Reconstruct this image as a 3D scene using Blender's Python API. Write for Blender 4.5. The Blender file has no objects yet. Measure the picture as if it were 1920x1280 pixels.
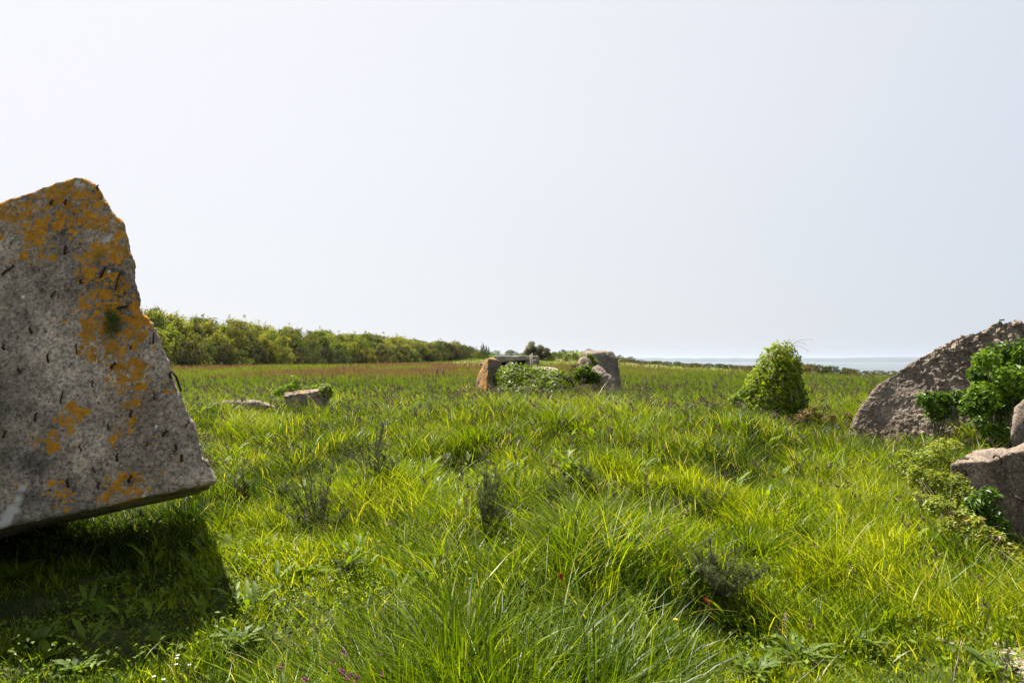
import bpy, bmesh, math, random
import numpy as np
from mathutils import Vector, Matrix, noise as mnoise

R = math.radians
rng = np.random.default_rng(11)
random.seed(11)
C = bpy.context.scene.collection

# ------------------------------------------------------------------ camera, sky, sun, exposure
EYE = 1.70
PITCH = R(1.61)
FPX = 1280.0
cam_d = bpy.data.cameras.new("camera")
cam_d.sensor_width = 36.0
cam_d.lens = 24.0
cam_d.clip_start = 0.05
cam_d.clip_end = 90000.0
cam = bpy.data.objects.new("camera", cam_d)
cam.location = (0, 0, EYE)
cam.rotation_euler = (R(90) + PITCH, 0, 0)
C.objects.link(cam)
bpy.context.scene.camera = cam

EXPO = 1.45
SUN_EL, SUN_AZ = R(59), R(-42)            # azimuth from +Y, negative = to the left
world = bpy.data.worlds.new("World")
bpy.context.scene.world = world
world.use_nodes = True
wn = world.node_tree
bgn = wn.nodes["Background"]
sky = wn.nodes.new("ShaderNodeTexSky")
sky.sky_type = 'NISHITA'
sky.sun_disc = False
sky.sun_elevation = SUN_EL
sky.sun_rotation = SUN_AZ
sky.air_density = 1.0
sky.dust_density = 2.0
sky.ozone_density = 1.5
# milky summer haze over the clear sky: paler towards the sun and the horizon
def wnode(t, **k):
    n_ = wn.nodes.new(t)
    for a_, v_ in k.items(): setattr(n_, a_, v_)
    return n_
w_tc = wnode("ShaderNodeTexCoord")
w_dot = wnode("ShaderNodeVectorMath", operation='DOT_PRODUCT')
w_dot.inputs[1].default_value = (math.sin(SUN_AZ) * math.cos(R(35)), math.cos(SUN_AZ) * math.cos(R(35)), math.sin(R(35)))
wn.links.new(w_tc.outputs["Generated"], w_dot.inputs[0])
w_r = wnode("ShaderNodeValToRGB"); e_ = w_r.color_ramp.elements
e_[0].position = 0.0; e_[0].color = (.615, .672, .78, 1)
e_[1].position = 1.0; e_[1].color = (.90, .90, .93, 1)
e2_ = e_.new(.55); e2_.color = (.785, .805, .85, 1)
wn.links.new(w_dot.outputs["Value"], w_r.inputs[0])
w_sep = wnode("ShaderNodeSeparateXYZ"); wn.links.new(w_tc.outputs["Generated"], w_sep.inputs[0])
w_h = wnode("ShaderNodeValToRGB"); h_ = w_h.color_ramp.elements
h_[0].position = 0.0; h_[0].color = (.965, .965, .94, 1); h_[1].position = .30; h_[1].color = (1, 1, 1, 1)
for p_, c_ in ((.52, (1, 1, 1, 1)), (.80, (.50, .54, .60, 1)), (1.0, (.40, .46, .55, 1))):
    q_ = h_.new(p_); q_.color = c_
wn.links.new(w_sep.outputs[2], w_h.inputs[0])
w_m = wnode("ShaderNodeMix", data_type='RGBA', blend_type='MULTIPLY'); w_m.inputs[0].default_value = 1
wn.links.new(w_r.outputs[0], w_m.inputs[6]); wn.links.new(w_h.outputs[0], w_m.inputs[7])
w_s = wnode("ShaderNodeVectorMath", operation='SCALE'); w_s.inputs["Scale"].default_value = 1.0 / (0.15 * 2 ** EXPO)
wn.links.new(w_m.outputs[2], w_s.inputs[0])
w_x = wnode("ShaderNodeMix", data_type='RGBA'); w_x.inputs[0].default_value = .97
wn.links.new(sky.outputs[0], w_x.inputs[6]); wn.links.new(w_s.outputs[0], w_x.inputs[7])
wn.links.new(w_x.outputs[2], bgn.inputs[0])
bgn.inputs[1].default_value = 0.15
sun_d = bpy.data.lights.new("sun", 'SUN')
sun_d.energy = 5.0
sun_d.angle = R(0.53)
sun_d.color = (1.0, 0.955, 0.87)
sun = bpy.data.objects.new("sun", sun_d)
sdir = Vector((math.sin(SUN_AZ) * math.cos(SUN_EL), math.cos(SUN_AZ) * math.cos(SUN_EL), math.sin(SUN_EL)))
sun.rotation_euler = sdir.to_track_quat('Z', 'Y').to_euler()
sun.location = (-20, 20, 40)
C.objects.link(sun)
vs = bpy.context.scene.view_settings
vs.view_transform = 'Standard'
vs.look = 'None'
vs.exposure = EXPO
vs.gamma = 1.0

# ------------------------------------------------------------------ pixel <-> place helpers (photo is 1920 x 1280)
cp, sp = math.cos(PITCH), math.sin(PITCH)
def ray(px, py):
    u = (px - 960.0) / FPX
    v = (640.0 - py) / FPX
    return Vector((u, cp - v * sp, sp + v * cp))
CAMP = Vector((0, 0, EYE))
def at(px, py, y):
    r = ray(px, py)
    return CAMP + r * (y / r.y)
def on_plane(px, py, p0, n):
    r = ray(px, py)
    return CAMP + r * ((p0 - CAMP).dot(n) / r.dot(n))

# ------------------------------------------------------------------ value noise (numpy)
def _h(ix, iy, s):
    h = (ix.astype(np.int64) * 374761393 + iy.astype(np.int64) * 668265263 + s * 974711) & 0x7fffffff
    h = ((h ^ (h >> 13)) * 1274126177) & 0x7fffffff
    return ((h ^ (h >> 16)) & 0xffff) / 65535.0
def vnoise(x, y, s=0):
    x = np.asarray(x, float); y = np.asarray(y, float)
    ix = np.floor(x); iy = np.floor(y)
    fx = x - ix; fy = y - iy
    fx = fx * fx * (3 - 2 * fx); fy = fy * fy * (3 - 2 * fy)
    a = _h(ix, iy, s); b = _h(ix + 1, iy, s); c = _h(ix, iy + 1, s); d = _h(ix + 1, iy + 1, s)
    return (a * (1 - fx) + b * fx) * (1 - fy) + (c * (1 - fx) + d * fx) * fy
def fbm(x, y, s=0, o=3):
    t = 0; a = 1; n = 0
    for i in range(o):
        t = t + a * vnoise(x * 2 ** i, y * 2 ** i, s + i * 17); n += a; a *= .5
    return t / n
def sstep(a, b, x):
    t = np.clip((np.asarray(x, float) - a) / (b - a), 0, 1)
    return t * t * (3 - 2 * t)
def gauss(x, y, cx, cy, rx, ry):
    return np.exp(-(((x - cx) / rx) ** 2 + ((y - cy) / ry) ** 2))

# ------------------------------------------------------------------ terrain
_dy = np.array([-60, -5, 2, 3, 5, 6.5, 8, 10, 12, 14, 18, 25, 40, 60, 100, 180, 400, 3000.])
_dz = np.array([0., 0, -.05, -.05, 0, .04, .11, .24, .37, .46, .53, .60, .74, .90, .98, .92, .9, .9])
CL = np.array([(60, -60.), (41, -10.), (35, 8.), (28, 50.), (18.5, 110.), (8, 190.), (-60, 500.), (-500, 1500.), (-1800, 3000.)])
def cliff_x(y):
    return np.interp(y, CL[:, 1], CL[:, 0])
HUM = [(.9, 11.4, 3.3, 2.3, .23), (1.0, 7.8, 2.6, 1.7, .13), (-4.6, 9.4, 2.2, 1.9, -.13), (5.0, 11.2, 1.2, 1.4, -.06), (-.6, 11.2, 1.3, 1.0, .10), (2.6, 11.0, 1.4, 1.0, .10), (-.35, 8.9, .6, .35, -.16), (.9, 7.2, 1.2, .6, .14), (1.1, 6.35, .9, .28, -.16), (-.1, 5.6, .35, .35, -.18),
       (-1.9, 7.4, .9, .6, .12), (-1.6, 6.2, .8, .35, -.14), (1.5, 4.35, .5, .25, -.14), (2.2, 8.4, .9, .5, .13), (2.6, 7.6, .9, .3, -.12), (.3, 4.5, .7, .4, .10), (3.2, 5.2, .8, .5, .12),
       (3.4, 9.6, 1.0, .5, .12), (-2.6, 9.8, 1.1, .6, .12), (-2.4, 8.9, .9, .3, -.10), (4.6, 10.6, 1.2, .6, .10), (-.1, 3.3, .6, .45, .10), (2.1, 3.4, .6, .4, .06)]
def ground(x, y):
    x = np.asarray(x, float); y = np.asarray(y, float)
    z = np.interp(y, _dy, _dz)
    near = 1 - sstep(12, 22, y)
    z = z + .20 * gauss(x, y, .6, 5.2, 1.5, 2.2) + .12 * gauss(x, y, 1.2, 9.5, 2.6, 2.2)
    z = z - .16 * gauss(x, y, 4.6, 6.0, 1.6, 2.6)
    # hummocks with steep shaded faces towards the road side, and the hollows between them
    for hx, hy, rx, ry, a in HUM: z = z + a * (1.8 if a < 0 else 1.3) * gauss(x, y, hx, hy, rx, ry)
    z = z - .10 * gauss(x, y, -2.4, 4.6, 1.3, 1.6)
    z = z + (.22 * (fbm(x * .55, y * .55, 3) - .5) + .20 * (vnoise(x * 1.5, y * 1.5, 9) - .5)) * sstep(1.5, 4, y) * (1 - .5 * sstep(14, 24, y))
    z = z + .25 * (fbm(x * .06, y * .06, 5) - .5) * sstep(16, 40, y)
    z = z - .28 * gauss(x, y, -1, 84, 9, 20)
    # grown-over hummock far behind the ruins and the low bank by the cliff
    z = z + 2.4 * gauss(x, y, 9.5, 132, 14, 16) + .5 * gauss(x, y, -3, 120, 10, 10)
    cx = cliff_x(y)
    s = x - cx
    bank = np.exp(-(s / 4.0) ** 2)
    z = z + bank * (.35 + .25 * sstep(50, 100, y)) - .62 * sstep(-18, -5, s) * (1 - .5 * sstep(60, 110, y)) * (1 - sstep(120, 160, y)) * sstep(26, 40, y)
    z = z - 34 * sstep(3, 34, s)
    return z
def gz(x, y):
    return float(ground(np.array([x]), np.array([y]))[0])

# ------------------------------------------------------------------ mesh helpers
def tag(o, label=None, cat=None, group=None, kind=None):
    if label: o["label"] = label
    if cat: o["category"] = cat
    if group: o["group"] = group
    if kind: o["kind"] = kind
    return o
def np_mesh(name, V, F, mats, attrs=None, smooth=True, mat_idx=None):
    """V (N,3), F (M,k) all faces of k corners"""
    V = np.asarray(V, np.float32); F = np.asarray(F, np.int32)
    me = bpy.data.meshes.new(name)
    n, m, k = len(V), len(F), F.shape[1]
    me.vertices.add(n); me.loops.add(m * k); me.polygons.add(m)
    me.vertices.foreach_set("co", V.ravel())
    me.loops.foreach_set("vertex_index", F.ravel())
    me.polygons.foreach_set("loop_start", np.arange(0, m * k, k, dtype=np.int32))
    me.polygons.foreach_set("use_smooth", np.full(m, smooth))
    if not isinstance(mats, (list, tuple)): mats = [mats]
    for mt in mats: me.materials.append(mt)
    if mat_idx is not None: me.polygons.foreach_set("material_index", np.asarray(mat_idx, np.int32))
    for an, av in (attrs or {}).items():
        a = me.attributes.new(an, 'FLOAT', 'POINT')
        a.data.foreach_set("value", np.asarray(av, np.float32))
    me.update(calc_edges=True)
    return me
def link(name, me, parent=None, loc=None):
    o = bpy.data.objects.new(name, me)
    C.objects.link(o)
    if loc is not None: o.location = loc
    if parent is not None: o.parent = parent
    return o
def empty(name, loc, label, cat, group=None):
    o = bpy.data.objects.new(name, None)
    C.objects.link(o); o.location = loc; o.empty_display_size = .2
    return tag(o, label, cat, group)
class MB:
    """collects triangles with per-vertex attributes"""
    def __init__(s): s.V = []; s.F = []; s.A = []; s.n = 0
    def add(s, V, F, tone=0.5):
        V = np.asarray(V, float).reshape(-1, 3)
        s.V.append(V); s.F.append(np.asarray(F, int) + s.n)
        s.A.append(np.broadcast_to(np.asarray(tone, float), (len(V),)).copy()); s.n += len(V)
    def build(s, name, mat, parent=None, loc=(0, 0, 0), smooth=True):
        V = np.concatenate(s.V) - np.array(loc if parent is None else (0, 0, 0))
        me = np_mesh(name, V, np.concatenate(s.F), mat, {"tone": np.concatenate(s.A)}, smooth)
        return link(name, me, parent, loc if parent is None else None)
def tube(mb, pts, rad, k=6, tone=.5, cap=True):
    pts = np.asarray(pts, float); n = len(pts)
    rad = np.broadcast_to(np.asarray(rad, float), (n,))
    V = []
    up = np.array([0.13, .31, 1.0]); up /= np.linalg.norm(up)
    for i in range(n):
        t = pts[min(i + 1, n - 1)] - pts[max(i - 1, 0)]; t = t / (np.linalg.norm(t) + 1e-9)
        a = np.cross(t, up)
        if np.linalg.norm(a) < .1: a = np.cross(t, [1, 0, 0])
        a /= np.linalg.norm(a); b = np.cross(t, a)
        ang = np.arange(k) * 2 * math.pi / k
        V.append(pts[i] + rad[i] * (np.cos(ang)[:, None] * a + np.sin(ang)[:, None] * b))
    V = np.concatenate(V); F = []
    for i in range(n - 1):
        for j in range(k):
            a, b, c, d = i * k + j, i * k + (j + 1) % k, (i + 1) * k + (j + 1) % k, (i + 1) * k + j
            F += [(a, b, c), (a, c, d)]
    if cap:
        V = np.vstack([V, pts[0], pts[-1]]); m = n * k
        for j in range(k):
            F += [(j, m, (j + 1) % k), ((n - 1) * k + j, (n - 1) * k + (j + 1) % k, m + 1)]
    mb.add(V, F, tone)
def bent(p0, p1, sag=0, side=0, n=7, jit=0, up=0):
    p0 = np.array(p0, float); p1 = np.array(p1, float)
    t = np.linspace(0, 1, n)[:, None]
    P = p0 + (p1 - p0) * t
    P[:, 2] += up * 4 * (t * (1 - t))[:, 0] - sag * 4 * (t * (1 - t))[:, 0]
    d = p1 - p0; s = np.array([d[1], -d[0], 0]); s /= (np.linalg.norm(s) + 1e-9)
    P += s * side * 4 * (t * (1 - t))
    if jit: P[1:-1] += rng.normal(0, jit, (n - 2, 3))
    return P

def leaf_mesh(P, N, size, shape="leaf", tone=None, droop=.15, jitter=.5, updir=0.0):
    """leaf faces at points P facing N. returns V, F, tone"""
    n = len(P)
    N = N + rng.normal(0, jitter, (n, 3)); N /= np.linalg.norm(N, axis=1)[:, None] + 1e-9
    A = rng.normal(0, 1, (n, 3)); A[:, 2] += updir
    A -= N * (A * N).sum(1)[:, None]; A /= np.linalg.norm(A, axis=1)[:, None] + 1e-9
    B = np.cross(N, A)
    sz = np.broadcast_to(np.asarray(size, float), (n,)) * rng.uniform(.65, 1.25, n)
    if shape == "leaf":       # pointed, folded on the midrib
        pr = [(0, 0, 0), (.45, .30, .07), (1.0, 0, -droop), (.45, -.30, .07)]
        fc = [(0, 1, 2), (0, 2, 3)]
    elif shape == "ivy":      # five-lobed
        pr = [(.35, 0, 0), (0, 0, .02), (.05, .42, -.04), (.40, .30, .03), (.55, .48, -.05), (.68, .18, .02), (1.05, 0, -droop),
              (.68, -.18, .02), (.55, -.48, -.05), (.40, -.30, .03), (.05, -.42, -.04)]
        fc = [(0, i, i + 1) for i in range(1, 10)] + [(0, 10, 1)]
    elif shape == "spike":
        pr = [(0, 0, 0), (.35, .13, .0), (1.0, 0, 0), (.35, -.13, .0)]; fc = [(0, 1, 2), (0, 2, 3)]
    elif shape == "sliver":
        pr = [(0, .05, 0), (0, -.05, 0), (1, 0, -droop)]
        fc = [(0, 1, 2)]
    elif shape == "lance":
        pr = [(0, 0, 0), (.3, .13, .03), (.3, -.13, .03), (.7, .11, .02), (.7, -.11, .02), (1.0, 0, -droop), (.3, 0, 0), (.7, 0, 0)]
        fc = [(0, 6, 1), (0, 2, 6), (1, 6, 7), (1, 7, 3), (6, 2, 4), (6, 4, 7), (3, 7, 5), (7, 4, 5)]
    pr = np.array(pr, float); fc = np.array(fc)
    k = len(pr)
    V = P[:, None, :] + sz[:, None, None] * (pr[None, :, 0:1] * A[:, None, :] + pr[None, :, 1:2] * B[:, None, :] + pr[None, :, 2:3] * N[:, None, :])
    F = (np.arange(n) * k)[:, None, None] + fc[None]
    tn = rng.uniform(0, 1, n) if tone is None else np.broadcast_to(tone, (n,))
    return V.reshape(-1, 3), F.reshape(-1, 3), np.repeat(tn, k)

def sample_mesh(me, n, M=None):
    me.calc_loop_triangles()
    nv = len(me.vertices); co = np.empty(nv * 3); me.vertices.foreach_get("co", co); co = co.reshape(-1, 3)
    nt = len(me.loop_triangles); ti = np.empty(nt * 3, np.int32); me.loop_triangles.foreach_get("vertices", ti); ti = ti.reshape(-1, 3)
    a, b, c = co[ti[:, 0]], co[ti[:, 1]], co[ti[:, 2]]
    nr = np.cross(b - a, c - a); ar = np.linalg.norm(nr, axis=1); nr = nr / (ar[:, None] + 1e-12)
    i = rng.choice(nt, n, p=ar / ar.sum())
    u = rng.uniform(0, 1, n); v = rng.uniform(0, 1, n); f = u + v > 1; u[f] = 1 - u[f]; v[f] = 1 - v[f]
    P = a[i] + u[:, None] * (b[i] - a[i]) + v[:, None] * (c[i] - a[i])
    return P, nr[i]

# ------------------------------------------------------------------ materials
def mat(name):
    m = bpy.data.materials.new(name); m.use_nodes = True
    nt = m.node_tree; nt.nodes.clear()
    out = nt.nodes.new("ShaderNodeOutputMaterial")
    return m, nt, out
class NT:
    def __init__(s, nt): s.nt = nt
    def n(s, typ, **kw):
        nd = s.nt.nodes.new(typ)
        for k, v in kw.items():
            if k.startswith("i_"):
                nd.inputs[k[2:].replace("_", " ")].default_value = v
            else: setattr(nd, k, v)
        return nd
    def l(s, a, b): s.nt.links.new(a, b)
    def ramp(s, fac, stops, interp='LINEAR'):
        r = s.nt.nodes.new("ShaderNodeValToRGB"); r.color_ramp.interpolation = interp
        el = r.color_ramp.elements
        while len(el) > 1: el.remove(el[-1])
        for i, (p, c) in enumerate(stops):
            e = el[0] if i == 0 else el.new(p)
            e.position = p
            e.color = (c, c, c, 1) if isinstance(c, (int, float)) else (*c, 1)
        s.l(fac, r.inputs[0]); return r.outputs[0]
    def mix(s, fac, a, b, mode='MIX'):
        m = s.nt.nodes.new("ShaderNodeMix"); m.data_type = 'RGBA'; m.blend_type = mode
        for sock, v in ((m.inputs[0], fac), (m.inputs[6], a), (m.inputs[7], b)):
            if isinstance(v, (int, float)): sock.default_value = v
            elif isinstance(v, tuple): sock.default_value = (*v, 1)
            else: s.l(v, sock)
        return m.outputs[2]
    def math(s, op, a, b=0.0, c=None, clamp=False):
        m = s.nt.nodes.new("ShaderNodeMath"); m.operation = op; m.use_clamp = clamp
        for sock, v in zip(m.inputs, (a, b, c)):
            if v is None: continue
            if isinstance(v, (int, float)): sock.default_value = v
            else: s.l(v, sock)
        return m.outputs[0]
    def noise(s, co, scale, detail=4, rough=.55, dist=0.0):
        n = s.nt.nodes.new("ShaderNodeTexNoise"); s.l(co, n.inputs["Vector"])
        n.inputs["Scale"].default_value = scale; n.inputs["Detail"].default_value = detail
        n.inputs["Roughness"].default_value = rough; n.inputs["Distortion"].default_value = dist
        return n.outputs[0]
    def attr(s, name):
        a = s.nt.nodes.new("ShaderNodeAttribute"); a.attribute_name = name; return a.outputs["Fac"]

def leaf_mat(name, stops, trans=.45, rough=.45, spec=.5, tcol=(1.25, 1.25, .55), vary=False):
    m, nt, out = mat(name); q = NT(nt)
    col = q.ramp(q.attr("tone"), stops)
    geo = nt.nodes.new("ShaderNodeNewGeometry")
    ob = q.n("ShaderNodeTexCoord")
    nz = q.noise(ob.outputs["Object"], 2.2, 3)
    col = q.mix(1.0, col, q.ramp(nz, [(.25, (.72, .78, .75)), (.75, (1.2, 1.15, 1.1))]), 'MULTIPLY')
    if vary:      # every plant its own tint
        oi = q.n("ShaderNodeObjectInfo")
        col = q.mix(1.0, col, q.ramp(oi.outputs["Random"], [(0, (.52, .58, .55)), (.35, (.85, .95, .8)), (.65, (1.15, 1.0, .85)), (1, (1.25, 1.25, 1.1))]), 'MULTIPLY')
    p = q.n("ShaderNodeBsdfPrincipled"); q.l(col, p.inputs["Base Color"])
    p.inputs["Roughness"].default_value = rough; p.inputs["Specular IOR Level"].default_value = spec
    t = q.n("ShaderNodeBsdfTranslucent"); q.l(q.mix(1.0, col, tcol, 'MULTIPLY'), t.inputs["Color"])
    mx = q.n("ShaderNodeMixShader"); mx.inputs[0].default_value = trans
    q.l(p.outputs[0], mx.inputs[1]); q.l(t.outputs[0], mx.inputs[2]); q.l(mx.outputs[0], out.inputs[0])
    return m
def plain_mat(name, stops, rough=.8, scale=8, spec=.3, bump=0.0, metal=0):
    m, nt, out = mat(name); q = NT(nt)
    tc = q.n("ShaderNodeTexCoord"); nz = q.noise(tc.outputs["Object"], scale, 5)
    p = q.n("ShaderNodeBsdfPrincipled"); q.l(q.ramp(nz, stops), p.inputs["Base Color"])
    p.inputs["Roughness"].default_value = rough; p.inputs["Specular IOR Level"].default_value = spec; p.inputs["Metallic"].default_value = metal
    if bump:
        b = q.n("ShaderNodeBump"); b.inputs["Strength"].default_value = bump; b.inputs["Distance"].default_value = .02
        q.l(q.noise(tc.outputs["Object"], scale * 3, 6), b.inputs["Height"]); q.l(b.outputs[0], p.inputs["Normal"])
    q.l(p.outputs[0], out.inputs[0]); return m

def concrete_mat(name, dark=(.13, .102, .078), mid=(.30, .242, .188), light=(.47, .385, .305), lichen=1.0, base_lichen=0.0,
                 pebble=1.0, streak=.5, bump=.6, lscale=1.0, white=.5):
    m, nt, out = mat(name); q = NT(nt)
    tc = q.n("ShaderNodeTexCoord"); co = tc.outputs["Object"]
    col = q.ramp(q.noise(co, 1.4, 6, .62), [(.32, dark), (.5, mid), (.68, light)])
    col = q.mix(1.0, col, q.ramp(q.noise(co, 7.5, 5, .7), [(.33, (.62, .60, .57)), (.5, (1, 1, 1)), (.67, (1.32, 1.27, 1.2))]), 'MULTIPLY')
    fine = q.noise(co, 38, 4, .7)
    col = q.mix(1.0, col, q.ramp(fine, [(.35, (.36, .35, .34)), (.5, (.98, .98, .98)), (.65, (1.55, 1.5, 1.45))]), 'MULTIPLY')
    # aggregate pebbles
    vp = q.n("ShaderNodeTexVoronoi"); q.l(co, vp.inputs["Vector"]); vp.inputs["Scale"].default_value = 46
    sepc = q.n("ShaderNodeSeparateColor"); q.l(vp.outputs["Color"], sepc.inputs[0])
    pm = q.math('MULTIPLY', q.ramp(vp.outputs["Distance"], [(.22, 1.0), (.36, 0.0)]), q.ramp(sepc.outputs[0], [(.45, 0.0), (.5, 1.0)]))
    pcol = q.ramp(sepc.outputs[1], [(0, (.05, .045, .04)), (.35, (.16, .12, .085)), (.7, (.34, .30, .25)), (.93, (.5, .47, .42))])
    col = q.mix(q.math('MULTIPLY', pm, .85 * pebble), col, pcol)
    # rain streaks
    mp = q.n("ShaderNodeMapping"); q.l(co, mp.inputs[0]); mp.inputs["Scale"].default_value = (3.2, 3.2, .35)
    st = q.ramp(q.noise(mp.outputs[0], 1.0, 5, .6), [(.5, 0.0), (.68, 1.0)])
    col = q.mix(q.math('MULTIPLY', st, streak), col, (.035, .033, .030))
    # damp dark stains and pale lime runs where the masks put them
    ed = q.noise(co, 9, 5, .7)
    col = q.mix(q.math('MULTIPLY', q.math('MULTIPLY', q.attr("stain"), ed), 1.9, clamp=True), col, (.030, .028, .026))
    col = q.mix(q.ramp(q.math('MULTIPLY', q.attr("pale"), ed), [(.22, 0.0), (.42, .85)]), col, (.46, .44, .40))
    # small dark specks / pits
    v3 = q.n("ShaderNodeTexVoronoi"); q.l(co, v3.inputs["Vector"]); v3.inputs["Scale"].default_value = 17
    s3 = q.n("ShaderNodeSeparateColor"); q.l(v3.outputs["Color"], s3.inputs[0])
    pit = q.math('MULTIPLY', q.ramp(v3.outputs["Distance"], [(.10, 1.0), (.2, 0.0)]), q.ramp(s3.outputs[0], [(.7, 0.0), (.75, 1.0)]))
    col = q.mix(q.math('MULTIPLY', pit, .8), col, (.03, .027, .025))
    # lichen: round colonies whose density follows the 'lichen' attribute
    la = q.math('MINIMUM', q.math('MULTIPLY', q.attr("lichen"), lichen * 1.55), .88)
    warp = q.n("ShaderNodeMixRGB"); warp.blend_type = 'ADD'; warp.inputs[0].default_value = .05
    nn = q.n("ShaderNodeTexNoise"); q.l(co, nn.inputs["Vector"]); nn.inputs["Scale"].default_value = 13; nn.inputs["Detail"].default_value = 4
    q.l(co, warp.inputs[1]); q.l(nn.outputs["Color"], warp.inputs[2])
    tot = None
    for sc, rr in ((7.5, .50), (13.0, .56), (27, .52)):
        v = q.n("ShaderNodeTexVoronoi"); q.l(warp.outputs[0], v.inputs["Vector"]); v.inputs["Scale"].default_value = sc * lscale
        sx = q.n("ShaderNodeSeparateColor"); q.l(v.outputs["Color"], sx.inputs[0])
        rad = q.math('MULTIPLY', q.math('SUBTRACT', q.math('ADD', la, q.math('MULTIPLY', sx.outputs[0], .55)), .62), rr * 1.5)
        inside = q.math('MULTIPLY', q.math('SUBTRACT', rad, v.outputs["Distance"]), 16.0, clamp=True)
        tot = inside if tot is None else q.math('MAXIMUM', tot, inside)
    brk = q.ramp(q.noise(co, 48, 3, .75), [(.33, 0.2), (.46, 1.0)])
    lcol = q.ramp(q.noise(co, 22, 5, .75), [(.34, (.20, .095, .008)), (.5, (.47, .19, .006)), (.66, (.66, .30, .014))])
    lcol = q.mix(q.ramp(q.noise(co, 5.5, 4, .6), [(.46, 0.0), (.66, .55)]), lcol, (.115, .095, .020))
    col = q.mix(q.math('MULTIPLY', tot, brk), col, lcol)
    # pale crusts
    v4 = q.n("ShaderNodeTexVoronoi"); q.l(warp.outputs[0], v4.inputs["Vector"]); v4.inputs["Scale"].default_value = 9.0
    s4 = q.n("ShaderNodeSeparateColor"); q.l(v4.outputs["Color"], s4.inputs[0])
    w = q.math('MULTIPLY', q.ramp(v4.outputs["Distance"], [(.10, 1.0), (.16, 0.0)]), q.ramp(s4.outputs[1], [(1 - .16 * white, 0.0), (1 - .15 * white, 1.0)]))
    col = q.mix(w, col, (.58, .58, .55))
    p = q.n("ShaderNodeBsdfPrincipled"); q.l(col, p.inputs["Base Color"])
    p.inputs["Roughness"].default_value = .92; p.inputs["Specular IOR Level"].default_value = .25
    hgt = q.math('ADD', q.noise(co, 26, 8, .7), q.math('MULTIPLY', pm, .25 * pebble))
    hgt = q.math('SUBTRACT', hgt, q.math('MULTIPLY', pit, .6))
    hgt = q.math('ADD', hgt, q.math('MULTIPLY', tot, .08))
    b = q.n("ShaderNodeBump"); b.inputs["Strength"].default_value = bump; b.inputs["Distance"].default_value = .035
    q.l(hgt, b.inputs["Height"]); q.l(b.outputs[0], p.inputs["Normal"])
    q.l(p.outputs[0], out.inputs[0])
    return m

M = {}
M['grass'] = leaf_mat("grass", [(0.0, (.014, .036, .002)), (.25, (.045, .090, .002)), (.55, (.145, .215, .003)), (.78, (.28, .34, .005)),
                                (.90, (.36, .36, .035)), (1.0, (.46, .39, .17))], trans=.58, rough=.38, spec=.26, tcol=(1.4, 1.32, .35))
M['field'] = leaf_mat("field_grass", [(0.0, (.065, .125, .006)), (.3, (.13, .19, .010)), (.5, (.165, .18, .026)), (.7, (.145, .12, .038)),
                                      (.85, (.155, .090, .045)), (1.0, (.17, .09, .058))], trans=.45, rough=.6, spec=.15, tcol=(1.2, 1.2, .7))
M['seed'] = leaf_mat("seed_heads", [(0, (.055, .040, .028)), (.5, (.14, .10, .07)), (1, (.34, .27, .17))], trans=.3, rough=.7, spec=.15, tcol=(1, 1, .9))
M['weed'] = leaf_mat("broad_weeds", [(0, (.06, .11, .008)), (.5, (.13, .20, .010)), (.97, (.22, .29, .015)), (1, (.3, .05, .02))], trans=.48, rough=.5, spec=.25, tcol=(1.35, 1.25, .35))
M['gorse'] = leaf_mat("gorse", [(0, (.030, .048, .010)), (.5, (.085, .120, .022)), (1, (.17, .20, .050))], trans=.3, rough=.6, spec=.2, tcol=(1, 1, .8))
M['ivy'] = leaf_mat("ivy", [(0, (.035, .070, .006)), (.5, (.10, .18, .006)), (.85, (.22, .31, .008)), (1, (.26, .21, .07))], trans=.60, rough=.45, spec=.22, tcol=(1.4, 1.25, .35))
M['ivy_gloss'] = leaf_mat("glossy_ivy", [(0, (.05, .09, .006)), (.6, (.16, .24, .008)), (.95, (.30, .37, .015)), (1, (.28, .22, .07))], trans=.55, rough=.42, spec=.22, tcol=(1.35, 1.25, .35))
M['elder'] = leaf_mat("elder", [(0, (.040, .085, .008)), (.6, (.11, .20, .010)), (1, (.21, .32, .015))], trans=.45, rough=.42, spec=.3, tcol=(1.3, 1.25, .4))
M['bramble'] = leaf_mat("bramble", [(0, (.05, .09, .010)), (.5, (.18, .235, .018)), (.85, (.34, .39, .04)), (1, (.32, .24, .08))], trans=.48, rough=.45, spec=.3, tcol=(1.3, 1.2, .5))
M['tree_a'] = leaf_mat("tree_pale", vary=True, stops=[(0, (.065, .09, .012)), (.5, (.20, .235, .027)), (1, (.36, .38, .07))], trans=.45, rough=.6, spec=.15, tcol=(1.3, 1.2, .5))
M['tree_b'] = leaf_mat("tree_olive", vary=True, stops=[(0, (.035, .048, .010)), (.5, (.130, .150, .020)), (1, (.27, .27, .055))], trans=.40, rough=.6, spec=.15, tcol=(1.3, 1.2, .5))
M['shrub'] = leaf_mat("shrub_brown", vary=True, stops=[(0, (.020, .020, .009)), (.5, (.070, .066, .022)), (1, (.17, .145, .050))], trans=.3, rough=.7, spec=.1)
M['shrub_g'] = leaf_mat("shrub_green", vary=True, stops=[(0, (.026, .042, .009)), (.5, (.075, .105, .014)), (1, (.145, .18, .026))], trans=.35, rough=.6, spec=.15)
M['bank'] = leaf_mat("bank_bramble", vary=True, stops=[(0, (.04, .038, .013)), (.5, (.10, .10, .024)), (1, (.19, .14, .065))], trans=.35, rough=.65, spec=.15)
M['blossom'] = leaf_mat("hawthorn", [(0, (.035, .040, .013)), (.5, (.13, .13, .045)), (1, (.42, .38, .26))], trans=.35, rough=.65, spec=.15, tcol=(1, 1, .8))
M['bark'] = plain_mat("bark", [(.3, (.07, .055, .04)), (.7, (.17, .14, .11))], .9, 14, bump=.5)
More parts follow.
